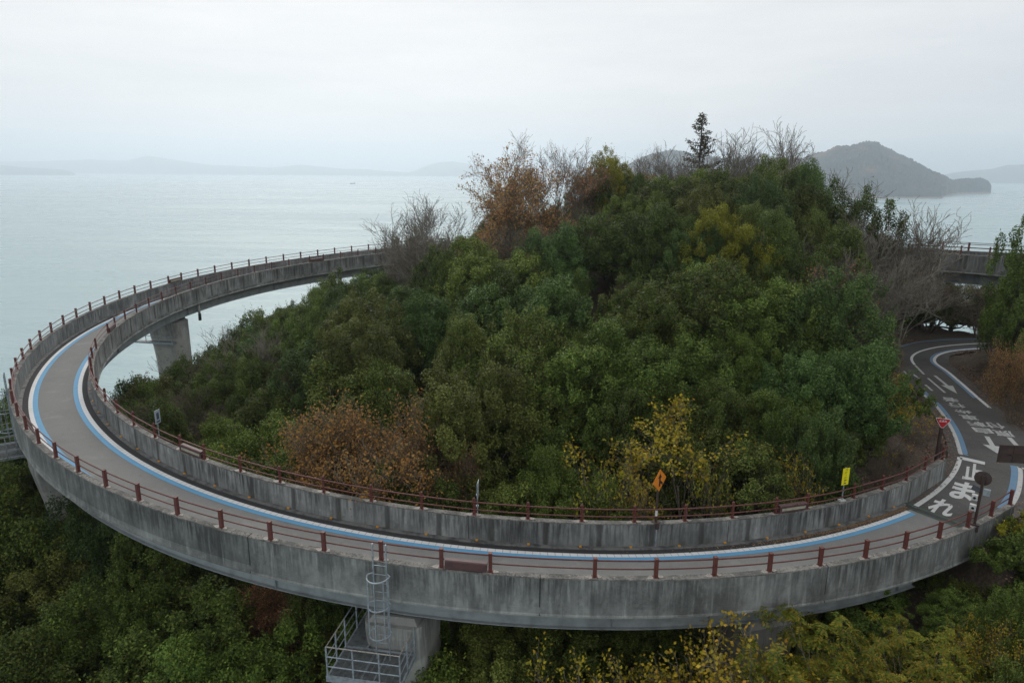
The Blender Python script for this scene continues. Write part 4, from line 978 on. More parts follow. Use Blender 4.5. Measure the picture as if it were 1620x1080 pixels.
def skeleton(seed, H=6.0, stems=3, spread=0.5, levels=4, kids=4, up=0.25, r0=0.07, droop=0.0, wig=0.2, start=0.3, len0=None, pct=100):
    rs = np.random.RandomState(seed); seg = []; tips = []
    def grow(p, d, ln, r, lev):
        n = 4 if lev < 2 else 3
        pts = [p]; rad = [r]; q = p.copy(); dd = d.copy()
        for i in range(n):
            dd = dd + rs.normal(size=3) * wig * (0.6 + 0.25 * lev) + np.array([0, 0, up * (0.4 if lev else 0.15) - droop * lev * 0.1])
            dd /= np.linalg.norm(dd); q = q + dd * ln / n; pts.append(q.copy()); rad.append(r * (1 - 0.6 * (i + 1) / n))
        seg.append((pts, rad, lev))
        if lev >= levels - 1:
            tips.append((pts, dd)); return
        k = kids if lev else kids + 1
        for i in range(k + rs.randint(0, 2)):
            tt = start + (1 - start) * (i + rs.uniform(0.2, 0.9)) / (k + 1) if lev else 0.3 + 0.7 * (i + rs.rand()) / (k + 1)
            j = min(n - 1, int(tt * n)); f = tt * n - j
            pp = pts[j] * (1 - f) + pts[j + 1] * f
            side = rs.normal(size=3); side -= side.dot(dd) * dd; side /= np.linalg.norm(side)
            nd = dd * math.cos(spread) + side * math.sin(spread) * rs.uniform(0.7, 1.3); nd /= np.linalg.norm(nd)
            grow(pp, nd, ln * rs.uniform(0.5, 0.72), max(0.006, rad[j] * 0.58), lev + 1)
    for s in range(stems):
        a = 6.2832 * (s + rs.rand() * .6) / stems; lean = rs.uniform(0.12, 0.5) * (1 if stems > 1 else 0.25)
        d = np.array([math.cos(a) * lean, math.sin(a) * lean, 1.0]); d /= np.linalg.norm(d)
        grow(np.array([math.cos(a) * .1, math.sin(a) * .1, -0.5]), d, (len0 or H * 0.62) + 0.5, r0 * rs.uniform(.7, 1.1), 0)
    zmax = np.percentile([p[-1][2] for p, _, l in seg if l >= levels - 1], pct); k = H / zmax
    if pct < 100:
        seg = [q for q in seg if q[0][-1][2] < zmax * 1.1]; tips = [q for q in tips if q[0][-1][2] < zmax * 1.1]
    seg = [([q * k for q in p], r, l) for p, r, l in seg]; tips = [([q * k for q in p], d) for p, d in tips]
    return seg, tips
def branch_mesh(seg, name, mat, thick=1.0, rmin=0.0075):
    V = []; Fq = []; b = 0
    for pts, rad, lev in seg:
        k = 6 if lev == 0 else (4 if lev == 1 else 3); P = np.array(pts); n = len(P)
        T = np.gradient(P, axis=0); T /= np.maximum(np.linalg.norm(T, axis=1, keepdims=True), 1e-6)
        a = np.cross(T, [0.3, 0.5, 0.81]); a /= np.maximum(np.linalg.norm(a, axis=1, keepdims=True), 1e-6); c = np.cross(a, T)
        an = np.arange(k) * 6.2832 / k
        rr = np.maximum(np.array(rad) * thick, rmin)[:, None, None]
        ring = P[:, None] + (a[:, None] * np.cos(an)[None, :, None] + c[:, None] * np.sin(an)[None, :, None]) * rr
        V.append(ring.reshape(-1, 3)); i = np.arange(n - 1)[:, None] * k; j = np.arange(k)[None]
        Fq.append((np.stack([i + j, i + (j + 1) % k, i + k + (j + 1) % k, i + k + j], -1) + b).reshape(-1, 4)); b += n * k
    me = mk_mesh(name, np.concatenate(V), quads=np.concatenate(Fq), smooth=True); me.materials.append(mat); return me
def tip_leaves(tips, rs, per, size, aspect, keep=None, hang=0.5, scat=0.08):
    P = []; N = []; A = []
    for pts, d in tips:
        if keep is not None and not keep(pts[-1], rs): continue
        n = rs.poisson(per); pts = np.array(pts)
        for _ in range(n):
            f = rs.uniform(0.25, 1) * (len(pts) - 1); j = min(int(f), len(pts) - 2)
            P.append(pts[j] * (1 - f + j) + pts[j + 1] * (f - j) + rs.normal(size=3) * scat)
            A.append(np.array([d[0] * .5, d[1] * .5, -hang]) + rs.normal(size=3) * 0.35); N.append(rs.normal(size=3) + np.array([0, 0, 0.7]))
    if not P: return np.zeros((0, 3))
    return leaf_quads(np.array(P), np.array(N), size, aspect, rs, axis=np.array(A))
def deciduous(seed, leafmat=None, per=2.0, size=0.12, aspect=0.6, keep=None, bark='bark', hang=0.5, scat=0.08, **kw):
    seg, tips = skeleton(seed, **kw); tr = branch_mesh(seg, 'trunk', M[bark]); rs = np.random.RandomState(seed + 99)
    cr = None
    if leafmat: cr = leaf_mesh('crown', [tip_leaves(tips, rs, per, size, aspect, keep, hang, scat)], L[leafmat])
    return cr, tr
def pinnate(seed, H=5.0, mat='sumac', stems=4, per_tip=8, **kw):
    seg, tips = skeleton(seed, H=H, stems=stems, levels=3, kids=4, spread=0.55, r0=0.05, pct=85, **kw); rs = np.random.RandomState(seed + 5)
    out = []
    for pts, d in tips:
        tip = pts[-1]
        for k in range(per_tip):
            a = rs.uniform(0, 6.2832); rad = np.array([math.cos(a), math.sin(a), rs.uniform(-.1, .7)]); ln = rs.uniform(0.3, 0.5); n = 6
            q = tip + rs.normal(size=3) * 0.05; dr = rad / np.linalg.norm(rad); P = []; A = []; N = []
            for i in range(n):
                dr = dr + np.array([0, 0, -0.2]); dr /= np.linalg.norm(dr); q = q + dr * ln / n; s = np.cross(dr, [0, 0, 1.0]); s /= max(1e-6, np.linalg.norm(s))
                for sg in (-1, 1): P.append(q + s * sg * 0.055); A.append(s * sg + dr * 0.5 + np.array([0, 0, -0.35])); N.append(np.cross(s, dr) + rs.normal(size=3) * .2)
            out.append(leaf_quads(np.array(P), np.array(N), 0.14, 0.36, rs, axis=np.array(A) * 3))
    return leaf_mesh('crown', out, L[mat]), branch_mesh(seg, 'trunk', M['bark'])
def conifer(seed, H=11.0):
    rs = np.random.RandomState(seed); m = MB(); m.tube([(0, 0, -0.6), (0.05, 0, H * .5), (0.0, 0.03, H)], [0.2, 0.11, 0.02], 7); out = []
    z = H * 0.18
    while z < H * 0.985:
        f = 1 - z / H
        for k in range(rs.randint(3, 6)):
            a = rs.uniform(0, 6.2832); ln = (0.14 + 4.4 * f) * rs.uniform(0.6, 1.12); dr = np.array([math.cos(a), math.sin(a), 0.12 + rs.uniform(-.15, .15)])
            pts = [np.array([0, 0, z])]; n = 5
            for i in range(n): pts.append(pts[-1] + dr * ln / n); dr = dr + np.array([0, 0, 0.11]); dr /= np.linalg.norm(dr)
            m.tube([tuple(p) for p in pts], [0.03, 0.025, 0.02, 0.016, 0.012, 0.006], 3)
            P = np.array(pts); c = int(40 * ln) + 8; t_ = rs.uniform(0.2, 1.0, c) * n; j = np.minimum(t_.astype(int), n - 1); Q = P[j] + (P[j + 1] - P[j]) * (t_ - j)[:, None]
            Q = Q + rs.normal(size=(c, 3)) * (0.06 + 0.1 * (1 - t_ / n))[:, None] * np.array([1, 1, 0.8]); out.append(leaf_quads(Q, rs.normal(size=(c, 3)) + np.array([0, 0, .6]), 0.17, 0.42, rs))
        z += rs.uniform(0.2, 0.42) * (1 if z < H * .7 else 0.75)
    return leaf_mesh('crown', out, L['conifer']), m.mesh('trunk', True)

def set_mat(o, m):
    o.material_slots[0].link = 'OBJECT'; o.material_slots[0].material = m
def plant(name, src, x, y, scale, rz, label, cat, group=None, mat=None, bark='bark_dark', sz=None, z=None, lean=(0, 0)):
    zz = float(ground(np.array([x]), np.array([y]))[0]) if z is None else z
    r = empty(name, (x, y, zz), rz); r.rotation_euler = (lean[0], lean[1], rz); r.scale = (scale, scale, sz or scale)
    cr, tr = src
    if cr is not None:
        c = mk('crown', cr, None, r)
        if mat: set_mat(c, L[mat])
    if tr is not None:
        if not tr.materials: tr.materials.append(M[bark])
        mk('trunk', tr, None, r)
    return tag(r, label, cat, group)

EG = [evergreen(11, 2.5, 6.0), evergreen(23, 2.3, 6.4, pointy=0.5, tall=1.4), evergreen(37, 2.7, 5.6, ncl=190, tall=1.1), evergreen(41, 2.4, 6.0, leaf=0.088, nl=330, pointy=0.3, tall=1.3), evergreen(59, 2.6, 5.8, leaf=0.11, nl=230), evergreen(67, 2.4, 6.2, leaf=0.092, nl=300, pointy=0.4, tall=1.45)]
BUSH = [evergreen(71, 1.3, 2.2, 0.2, 60, 420, 0.09), evergreen(83, 1.4, 2.0, 0.15, 64, 420, 0.09)]
BARE = [deciduous(5, None, H=7, stems=4, levels=5, kids=4, spread=0.42, r0=0.08, up=0.3, bark='bark'), deciduous(8, None, H=7, stems=4, levels=5, kids=4, spread=0.4, r0=0.07, up=0.32, bark='bark_pale'),
        deciduous(13, None, H=6, stems=7, levels=5, kids=3, spread=0.5, r0=0.05, up=0.2, bark='bark_brown')]
# ------------------------------------------------------------------ vegetation: single trees
taken = []        # (x, y, radius) kept clear by the single trees
def one(name, src, x, y, top, label, cat='tree', refH=6.0, mat=None, wid=1.0, bark='bark_dark', rz=None, clear=1.0, group=None, lean=(0, 0), lift=0.0):
    g = float(ground(np.array([x]), np.array([y]))[0]) - 0.1 + lift; h = max(1.0, top + CZ - g)
    k = h / refH
    o = plant(name, src, x, y, k * wid, rz if rz is not None else (x * 7.1 + y * 3.3) % 6.28, label, cat, group, mat, bark, k, g, lean)
    taken.append((x, y, clear)); return o
one('conifer_tree', conifer(3), 18.8, 71.5, 5.9, 'thin dark conifer rising above the crest of the hill', refH=11.0, clear=1.5)
AUT1 = deciduous(21, 'gold', per=5.5, size=0.125, aspect=0.75, H=8, stems=5, levels=5, kids=4, spread=0.45, r0=0.08, up=0.22, keep=lambda p, rs: rs.rand() < 0.75, scat=0.12)
AUT2 = deciduous(22, 'orange', per=5.0, size=0.12, aspect=0.65, H=8, stems=5, levels=5, kids=4, spread=0.36, r0=0.075, up=0.32, keep=lambda p, rs: p[2] < 5.6 and rs.rand() < 0.5 or rs.rand() < 0.12, scat=0.1)
AUT3 = deciduous(24, 'rust', per=1.4, size=0.14, aspect=0.65, H=6, stems=6, levels=5, kids=4, spread=0.5, r0=0.06, up=0.2, keep=lambda p, rs: rs.rand() < 0.6, scat=0.1)
one('autumn_tree', AUT1, -0.2, 59.5, 2.2, 'golden autumn tree with thinning leaves, left of the hill top', refH=8, clear=2, wid=1.0)
one('autumn_tree', AUT2, 4.4, 61.5, 3.7, 'tall half bare tree with orange lower leaves against the sky', refH=8, clear=2, wid=0.95)
one('autumn_tree', AUT2, 6.6, 56.0, -2.0, 'orange leaved tree below the tall half bare tree', refH=8, clear=1.5, wid=1.15, rz=2.0)
one('autumn_tree', AUT3, 1.2, 54.5, -3.6, 'rusty thin leaved tree in front of the golden tree', refH=6, clear=1.8, wid=1.2)
one('autumn_tree', AUT3, -3.2, 53.5, -5.0, 'brown twiggy tree between the grey bare tree and the rusty tree', refH=6, clear=1.6, wid=1.2, rz=1.0)
one('autumn_tree', AUT3, 4.4, 51.8, -5.4, 'brown thicket tree above the dark front canopy', refH=6, clear=1.5, wid=1.2, rz=4.0)
one('bare_tree', BARE[1], -6.0, 57.5, -1.4, 'pale grey bare tree leaning over the rear of the ramp', refH=7, clear=1.6, wid=1.15)
one('bare_tree', BARE[0], -8.8, 60.5, -3.6, 'slim grey bare tree at the left foot of the autumn trees', refH=7, clear=1.2)
for i, (x, y, tp, lb) in enumerate([(22.4, 70, 5.0, 'first bare tree right of the conifer on the skyline'), (24.4, 68.5, 5.6, 'tallest bare tree right of the conifer on the skyline'), (26.8, 66.5, 4.7, 'rightmost bare tree of the skyline group beside the conifer'),
     (16.6, 70, 3.2, 'bare tree just left of the conifer on the skyline'), (21.2, 69, 4.2, 'slender bare tree close against the right side of the conifer')]):
    one('bare_tree', BARE[i % 2], x, y, tp, lb, refH=7, clear=1.0, group='bare trees on the skyline', wid=0.95, rz=i * 1.3)
one('autumn_tree', AUT2, 13.4, 69.5, 2.6, 'sparse reddish tree on the skyline left of the conifer', refH=8, clear=1.2, wid=0.8, rz=3.3)
one('bare_tree', BARE[0], 11.3, 68, 1.9, 'bare tree on the skyline right of the yellow green crown', refH=7, clear=1.0, wid=0.9)
one('evergreen_tree', EG[1], 8.7, 63.8, 2.0, 'yellow green round crown on the skyline beside the bare orange tree', mat='yellowgreen', refH=6.4, clear=2.0, wid=0.95)
one('evergreen_tree', EG[0], 15.0, 45.5, -2.5, 'bright yellow green crown at the middle right of the wood', mat='yellowgreen', refH=6.0, clear=2.4, wid=0.95)
one('evergreen_tree', EG[2], 13.6, 55.5, 0.3, 'large dark round evergreen below the conifer', mat='dark', refH=5.6, clear=3.2, wid=1.15)
one('evergreen_tree', EG[4], 17.8, 57.5, 0.2, 'dark evergreen right of the large round one below the conifer', mat='dark', refH=5.8, clear=2.6)
one('evergreen_tree', EG[3], 25.0, 57.6, 1.6, 'tall dark evergreen at the right shoulder of the hill', mat='blue', refH=6.0, clear=2.6, wid=0.85)
one('evergreen_tree', EG[0], 22.0, 57.5, 1.0, 'dark evergreen left of the tall one on the right shoulder', mat='dark', refH=6.0, clear=2.4, wid=0.9)
one('evergreen_tree', EG[1], 26.0, 53.5, -0.8, 'dark evergreen falling away at the right shoulder of the hill', mat='dark', refH=6.4, clear=2.2, wid=0.95)
for i, (x, y, tp, wd, lb) in enumerate([(23.8, 48.6, -1.6, 1.0, 'grey bare tree in front of the right shoulder evergreens'), (27.0, 47.2, -1.4, 1.05, 'wide bare tree before the upper ramp span'), (27.6, 50.6, -2.2, 1.0, 'bare tree standing close before the left end of the upper span'),
     (24.0, 45.6, -4.6, 0.9, 'bare brown tree on the slope above the lane'), (22.8, 43.2, -4.0, 1.0, 'pale bare tree among brown shrubs right of the bright crown')]):
    one('bare_tree', BARE[i % 3], x, y, tp, lb, refH=(7, 7, 6)[i % 3], clear=1.0, wid=wd, rz=i * 0.9 + 0.4, group='bare trees above the lane')
one('autumn_tree', AUT3, 19.6, 42.3, -4.9, 'brown orange leaved tree on the slope right of the bright crown', refH=6, clear=1.5, wid=1.1, rz=0.5)
one('autumn_tree', AUT3, 21.6, 39.6, -8.6, 'dull orange shrub tree left of the lane bend', refH=6, clear=1.2, wid=1.0, rz=5.0)
YEL = deciduous(31, 'yellow', per=13.0, size=0.105, aspect=0.7, H=5, stems=3, levels=5, kids=3, spread=0.6, r0=0.055, up=0.05, keep=lambda p, rs: rs.rand() < (0.9 if p[2] > 2.8 else 0.25), scat=0.08, bark='bark')
one('yellow_tree', YEL, 7.4, 27.2, -9.5, 'spreading yellow leaved tree behind the orange diamond sign', refH=5, clear=2.0, wid=1.0)
one('yellow_tree', YEL, 18.9, 34.0, -9.7, 'yellow leaved branch tree leaning towards the lane', refH=5, clear=1.6, wid=1.0, rz=2.2)
SAP = deciduous(35, 'yellowgreen', per=4.0, size=0.13, aspect=0.6, H=3.2, stems=5, levels=4, kids=3, spread=0.5, r0=0.03, up=0.15, scat=0.08)
for x, y, tp, mt, lb in [(3.6, 25.5, -10.8, 'yellowgreen', 'yellow green shrub behind the inner railing left of the diamond sign'), (5.2, 25.4, -11.2, 'yellow', 'small yellow shrub just left of the diamond sign'), (8.3, 25.9, -11.0, 'yellowgreen', 'yellow green sapling just right of the diamond sign'),
     (10.5, 26.3, -11.6, 'mid', 'small green sapling behind the inner railing left of the lamp'), (12.0, 26.9, -11.1, 'yellow', 'thin yellow sapling near the yellow sign'), (16.2, 30.2, -11.6, 'olive', 'olive shrub behind the inner railing near the junction'), (-14.9, 29.2, -11.8, 'yellowgreen', 'small yellow green shrub at the foot of the small white sign')]:
    one('shrub', SAP, x, y, tp, lb, 'shrub', refH=3.2, mat=mt, clear=0.8, wid=0.48, group='shrubs behind the inner railing', lift=1.5)
OB = deciduous(36, 'ochre', per=6.0, size=0.095, aspect=0.6, H=6, stems=10, levels=5, kids=4, spread=0.5, r0=0.05, up=0.2, keep=lambda p, rs: rs.rand() < 0.85, scat=0.12, bark='bark_brown')
one('autumn_bush', OB, -7.0, 28.5, -9.3, 'broad orange brown bush leaning over the inner railing', 'bush', refH=6, clear=2.6, wid=0.95)
one('autumn_bush', OB, -4.3, 27.9, -10.5, 'thin leaved brown bush right of the broad orange bush', 'bush', refH=6, clear=1.2, wid=0.7, mat='rust', rz=1.5)
for i, (x, y, tp, wd, lb) in enumerate([(-17.5, 43.5, -9.4, 1.0, 'grey bare tree on the left flank above the brush'), (-21.8, 46.4, -12.3, 1.1, 'brown bare brush in front of the flared pier'), (-20.4, 41.6, -12.6, 1.1, 'tangled brown brush right of the small white sign'), (-23.6, 50.4, -13.2, 1.0, 'brown brush at the foot of the flared pier'), (-18.0, 39.5, -13.4, 1.1, 'low brown brush behind the left inner railing')]):
    one('bare_tree', BARE[2] if i else BARE[1], x, y, tp, lb, refH=6 if i else 7, clear=2.1, wid=wd, rz=i * 2.0, group='bare brush on the left flank')
for i, (x, y, tp, lb) in enumerate([(1.8, 41.5, -8.2, 'brown half bare tree in the middle of the wood'), (-6.5, 43.0, -9.2, 'thin brown tree in the wood above the orange bush'), (8.5, 47.5, -6.4, 'thin rusty tree left of the bright crown'), (17.5, 40.4, -7.6, 'rusty tree below the bright crown'), (-14.0, 41.0, -11.6, 'thin brown tree above the small white sign'), (-12.5, 52.5, -10.2, 'brown twiggy tree on the left flank')]):
    one('half_bare_tree', AUT3, x, y, tp, lb, refH=6, clear=1.3, wid=0.85, rz=i * 1.1, group='half bare trees in the wood')
one('red_shrub', SAP, -14.3, 49.0, -10.8, 'small patch of red leaves on the left flank', 'shrub', refH=3.2, mat='red', clear=0.5, wid=0.5, lift=3.2)
one('olive_tree', EG[1], -11.2, 44.4, -9.2, 'yellow olive pointed crown on the left flank', mat='olive', refH=6.4, clear=1.4, wid=0.7)
one('evergreen_tree', EG[1], 33.1, 43.6, -3.0, 'dark green tree at the right edge above the lane', mat='mid', refH=6.4, clear=2.0, wid=0.62)
one('evergreen_tree', EG[4], 37.0, 45.6, -4.2, 'green tree behind the one at the right edge', mat='dark', refH=5.8, clear=2.0, wid=0.8)
one('autumn_bush', OB, 30.3, 36.6 + 2.2, -8.7, 'orange yellow bush at the right edge beside the lane', 'bush', refH=6, mat='gold', clear=1.0, wid=0.5)
SUM = [pinnate(51), pinnate(52, stems=5)]
for i, (x, y, tp, wd, lb) in enumerate([(10.0, 18.7, -14.1, 1.0, 'large yellow green feathery shrub overlapping the outer wall'), (12.0, 18.0, -14.5, 1.0, 'feathery yellow orange shrub right of the overlapping one'), (8.4, 18.3, -15.2, 0.9, 'feathery green shrub below the girder at centre right'), (10.9, 17.0, -14.9, 1.0, 'feathery yellow shrub at the bottom edge, right of centre'), (13.9, 18.9, -14.5, 0.9, 'feathery shrub below the right end of the outer wall')]):
    one('feathery_shrub', SUM[i % 2], x, y, tp, lb, 'shrub', refH=5, clear=1.2, wid=wd, group='feathery shrubs in front of the ramp', rz=i * 1.7)
BIR = deciduous(61, 'yellow', per=8.0, size=0.1, aspect=0.7, H=5, stems=4, levels=5, kids=3, spread=0.5, r0=0.045, up=0.15, scat=0.13, bark='bark')
for i, (x, y, tp, wd, lb) in enumerate([(7.3, 17.0, -13.1, 0.9, 'small leaved yellow tree at the bottom edge, right of centre'), (4.2, 17.8, -14.3, 0.8, 'yellow leaved tree top at the bottom edge near the centre'), (5.6, 17.3, -14.4, 0.8, 'yellow green tree top between the two bottom yellow trees'), (15.6, 19.4, -13.6, 0.7, 'yellow flecked shrub at the lower right corner')]):
    one('yellow_tree', BIR, x, y, tp, lb, refH=5, clear=1.2, wid=wd, rz=i * 1.1, mat='yellow' if i != 2 else 'yellowgreen')
for i, (x, y, tp, k, mt, lb) in enumerate([(16.6, 19.0, -13.2, 0, 'mid', 'green bush at the right edge below the outer wall end'), (17.2, 17.6, -13.0, 2, 'dark', 'dark green bush in the lower right corner'), (15.6, 16.7, -13.6, 4, 'dark', 'low dark bush at the bottom right'), (18.6, 20.2, -13.9, 3, 'olive', 'olive bush under the right end of the railing')]):
    one('evergreen_bush', EG[k], x, y, tp, lb, 'bush', mat=mt, refH=6.0, clear=1.4, wid=0.7)
for i, (x, y, tp, lb) in enumerate([(-25.6, 28.6, -13.9, 'green tree hiding the foot of the left pier'), (-27.8, 31.2, -13.7, 'green tree left of the left pier below the platform'), (-22.8, 26.0, -14.6, 'green tree in front of the left pier under the wall'), (-30.0, 34.6, -14.4, 'green tree below the left platform')]):
    one('evergreen_tree', EG[i], x, y, tp, lb, refH=6.2, mat=('mid', 'dark')[i % 2], clear=1.6, wid=0.8, group='trees around the left pier')
one('autumn_tree', OB, -9.6, 24.6, -15.6, 'orange leaved tree in the shade below the ramp', refH=6, mat='orange', clear=1.4, wid=0.7, rz=0.7)
one('autumn_tree', OB, -7.6, 24.0, -16.4, 'dim rusty tree beside the ladder platform below the ramp', refH=6, mat='rust', clear=1.2, wid=0.7, rz=2.7)
one('yellow_tree', BIR, -8.4, 22.4, -17.9, 'dim yellow green tree left of the ladder platform', refH=5, mat='yellowgreen', clear=1.0, wid=0.9)
for i, (x, y, tp, mt, lb) in enumerate([(15.0, 30.4, -12.2, 'olive', 'low olive bush behind the inner wall right of the yellow sign'), (17.0, 31.6, -11.9, 'dark', 'low dark bush on the bare slope below the stop sign'), (18.8, 33.4, -11.4, 'dark', 'dark bush on the slope left of the stop sign'), (20.4, 35.4, -11.0, 'mid', 'green bush left of the lane bend behind the stop sign'),
     (22.0, 37.4, -10.8, 'dark', 'dark bush beside the lane above the stop sign'), (16.2, 34.0, -11.4, 'olive', 'olive bush at the foot of the right slope'), (21.8, 41.0, -10.4, 'olive', 'olive bush hugging the inside of the lane'), (19.2, 37.8, -10.4, 'dark', 'dark bush under the brown orange tree')]):
    one('evergreen_bush', BUSH[i % 2], x, y, tp, lb, 'bush', refH=2.2, mat=mt, clear=1.0, wid=0.95, group='bushes on the slope beside the lane')
for i, (x, y, tp, mt, lb) in enumerate([(20.4, 22.6, -15.0, 'mid', 'green bush against the right end of the outer wall'), (19.0, 21.8, -14.3, 'dark', 'dark bush below the right end of the outer wall'), (16.8, 21.0, -14.9, 'dark', 'low dark bush in the gap under the outer wall end')]):
    one('evergreen_bush', BUSH[i % 2], x, y, tp, lb, 'bush', refH=2.2, mat=mt, clear=0.8, wid=0.9, group='bushes by the right end of the outer wall')
for i, (x, y, h, mt, lb) in enumerate([(15.2, 21.0, 1.9, 'dark', 'first low bush under the right end of the outer wall'), (17.2, 21.4, 1.9, 'mid', 'second low bush under the right end of the outer wall'), (18.9, 22.4, 1.8, 'dark', 'third low bush under the right end of the outer wall'), (20.5, 23.5, 1.7, 'mid', 'low green bush against the retaining wall at right'), (22.1, 24.7, 1.6, 'olive', 'low olive bush by the retaining wall near the right edge'),
     (19.6, 20.6, 2.1, 'yellowgreen', 'yellow green bush in the lower right thicket'), (21.4, 22.2, 1.9, 'dark', 'dark bush at the right edge of the lower thicket'), (17.6, 19.6, 2.2, 'mid', 'green bush in the middle of the lower right thicket'), (23.2, 23.8, 1.7, 'olive', 'olive bush at the far right of the lower thicket'), (13.2, 20.6, 2.0, 'dark', 'dark bush below the girder end'), (20.0, 24.0, 1.5, 'mid', 'green bush close under the foot of the mirror pole'), (21.3, 25.1, 1.4, 'yellowgreen', 'yellow green bush under the last railing posts'), (22.8, 25.6, 1.5, 'mid', 'green bush beyond the last railing posts'), (18.2, 23.2, 1.3, 'olive', 'olive bush tucked under the outer wall end'), (19.3, 23.5, 1.7, 'mid', 'green bush in front of the bare corner by the wall end'), (20.7, 24.6, 1.6, 'yellowgreen', 'yellow green bush in front of the last outer wall length'), (21.9, 25.4, 1.5, 'mid', 'green bush touching the end of the outer wall'), (20.1, 22.7, 1.8, 'dark', 'dark bush in front of the bare corner by the wall end'), (10.6, 22.0, 2.0, 'dark', 'dark bush in the shade behind the overlapping feathery shrub'), (12.6, 22.6, 1.9, 'dark', 'dark bush in the shade below the girder end'), (14.6, 23.4, 1.7, 'mid', 'shaded green bush below the foot of the ramp'), (16.4, 24.6, 1.5, 'dark', 'shaded bush under the last metres of the ramp')]):
    g = float(ground(np.array([x]), np.array([y]))[0]); one('evergreen_bush', BUSH[i % 2], x, y, g + h - CZ, lb, 'bush', refH=2.2, mat=mt, clear=0.8, wid=1.15, group='low bushes by the right end of the ramp')
for i, (x, y, tp, mt, lb) in enumerate([(10.6, 30.6, -9.6, 'dark', 'dark evergreen behind the yellow leaved tree'), (13.2, 31.0, -9.4, 'mid', 'green evergreen up the slope from the yellow sign'), (8.6, 31.4, -9.4, 'dark', 'dark evergreen left behind the yellow leaved tree')]):
    one('evergreen_tree', EG[(i * 2) % 5], x, y, tp, lb, refH=6.0, mat=mt, clear=1.8, wid=0.85, group='evergreens behind the yellow leaved tree')
for i, (x, y, h, lb) in enumerate([(33.6, 40.6, 1.6, 'low twiggy brush on the litter bank nearest the direction board'), (34.8, 43.0, 1.8, 'twiggy brush on the litter bank under the right edge tree'), (35.4, 46.0, 2.0, 'twiggy brush half way up the litter bank'), (36.2, 48.8, 2.2, 'twiggy brush near the top of the litter bank'), (34.9, 48.4, 1.2, 'small brush at the edge of the lane bank'), (38.6, 53.6, 1.8, 'twiggy brush where the lane bends right'), (18.0, 30.6, 1.3, 'small brush behind the inner wall near the stop sign'), (22.4, 35.2, 1.2, 'small brush on the verge above the stop sign'), (20.0, 32.6, 1.2, 'small brush at the foot of the stop sign')]):
    g = float(ground(np.array([x]), np.array([y]))[0]); one('twiggy_brush', BARE[2], x, y, g + h - CZ, lb, 'brush', refH=6, clear=0.3, wid=1.5, rz=i * 1.3, group='twiggy brush beside the lane')
for i, (x, y, tp, lb) in enumerate([(1.6, 21.8, -15.4, 'dark tree in the shade right of the near pier'), (4.6, 22.2, -15.6, 'dark tree in the shade below the middle of the ramp'), (7.2, 22.8, -15.7, 'dark tree in the shade behind the feathery shrubs'), (3.0, 24.6, -15.6, 'shaded tree deep under the middle of the ramp')]):
    one('evergreen_tree', EG[i], x, y, tp, lb, refH=6.2, mat='dark', clear=1.0, wid=1.15, group='shaded trees under the ramp')
for i, (x, y, tp, lb) in enumerate([(36.2, 63.6, -9.4, 'dark tree below the left part of the upper span'), (40.0, 61.8 + 2, -9.2, 'dark tree behind the lane below the upper span'), (44.0, 62.5, -9.0, 'dark tree below the right part of the upper span'), (33.0, 61.5, -9.6, 'dark tree left of the lane tunnel below the upper span'), (38.0, 66.5, -8.8, 'dark tree far behind the upper span')]):
    one('evergreen_tree', EG[i], x, y, tp, lb, refH=6.0, mat='dark', clear=1.0, wid=1.3, group='dark trees below the upper span')
one('evergreen_bush', BUSH[0], -13.0, 87.0, -6.6, 'small bush peeping over the rear wall of the ramp', 'bush', refH=2.2, mat='olive', clear=1, wid=0.45, lift=8)

# ------------------------------------------------------------------ vegetation: the wood
NAMED = {}
def forest(n_try, box, minsep, zone, label_fn, hr=(5.0, 6.6), avoid=1.0, limit=300, seed=1):
    rs = np.random.RandomState(seed); pts = []; cnt = 0
    for _ in range(n_try):
        if cnt >= limit: break
        x = rs.uniform(box[0], box[1]); y = rs.uniform(box[2], box[3])
        if not zone(x, y): continue
        if any((x - a) ** 2 + (y - b) ** 2 < minsep ** 2 for a, b in pts): continue
        if any((x - a) ** 2 + (y - b) ** 2 < (c * avoid) ** 2 for a, b, c in taken): continue
        ins, dist = in_poly(np.array([x]), np.array([y]), ROADPOLY)
        if ins[0] or dist[0] < (5.2 if x > 17 and y > 30 else 2.2): continue
        d, zt, s = ramp_near(np.array([x]), np.array([y])); d, zt, s = d[0], zt[0], s[0]
        g = float(ground(np.array([x]), np.array([y]))[0]); k = rs.randint(len(EG)); ref = (6.0, 6.4, 5.6, 6.0, 5.8, 6.2)[k]; rad = (3.1, 2.9, 3.4, 3.0, 3.2, 3.0)[k]
        h = rs.uniform(*hr) if y < 58 else rs.uniform(4.4, 5.8); wd = rs.uniform(0.9, 1.1)
        if x > 13 and y < 25: h = min(h, 2.4, CZ - 14.4 - g); wd = 1.5
        if h < 1.2: continue
        if -13 < x < 9 and 50.5 < y < 67:                           # low growth among the bare autumn trees
            if rs.rand() < 0.35: continue
            h *= 0.42; wd *= 1.3
        room = d - 2.05
        if room < rad * h / ref * wd:                               # beside or below the ramp: stay clear of it
            if room > 0.55 * rad * h / ref: wd = room / (rad * h / ref)
            else:
                h = min(h, zt - 2.75 - g)
                if h < 1.5: continue
        lb, gp, mt = label_fn(x, y, rs)
        o = plant('evergreen_tree', EG[k], x, y, h / ref * wd if h > 3.2 else 3.2 / ref * wd, rs.uniform(0, 6.28), lb, 'tree', gp, mt, 'bark_dark', h / ref, g - 0.15)
        NAMED.setdefault(lb, []).append(o); pts.append((x, y)); cnt += 1
    print('forest', box, cnt)
def inside(x, y): return math.hypot(x - 1.2, y - 52.3) < 27.6 and not (x > 21 and y < 50)
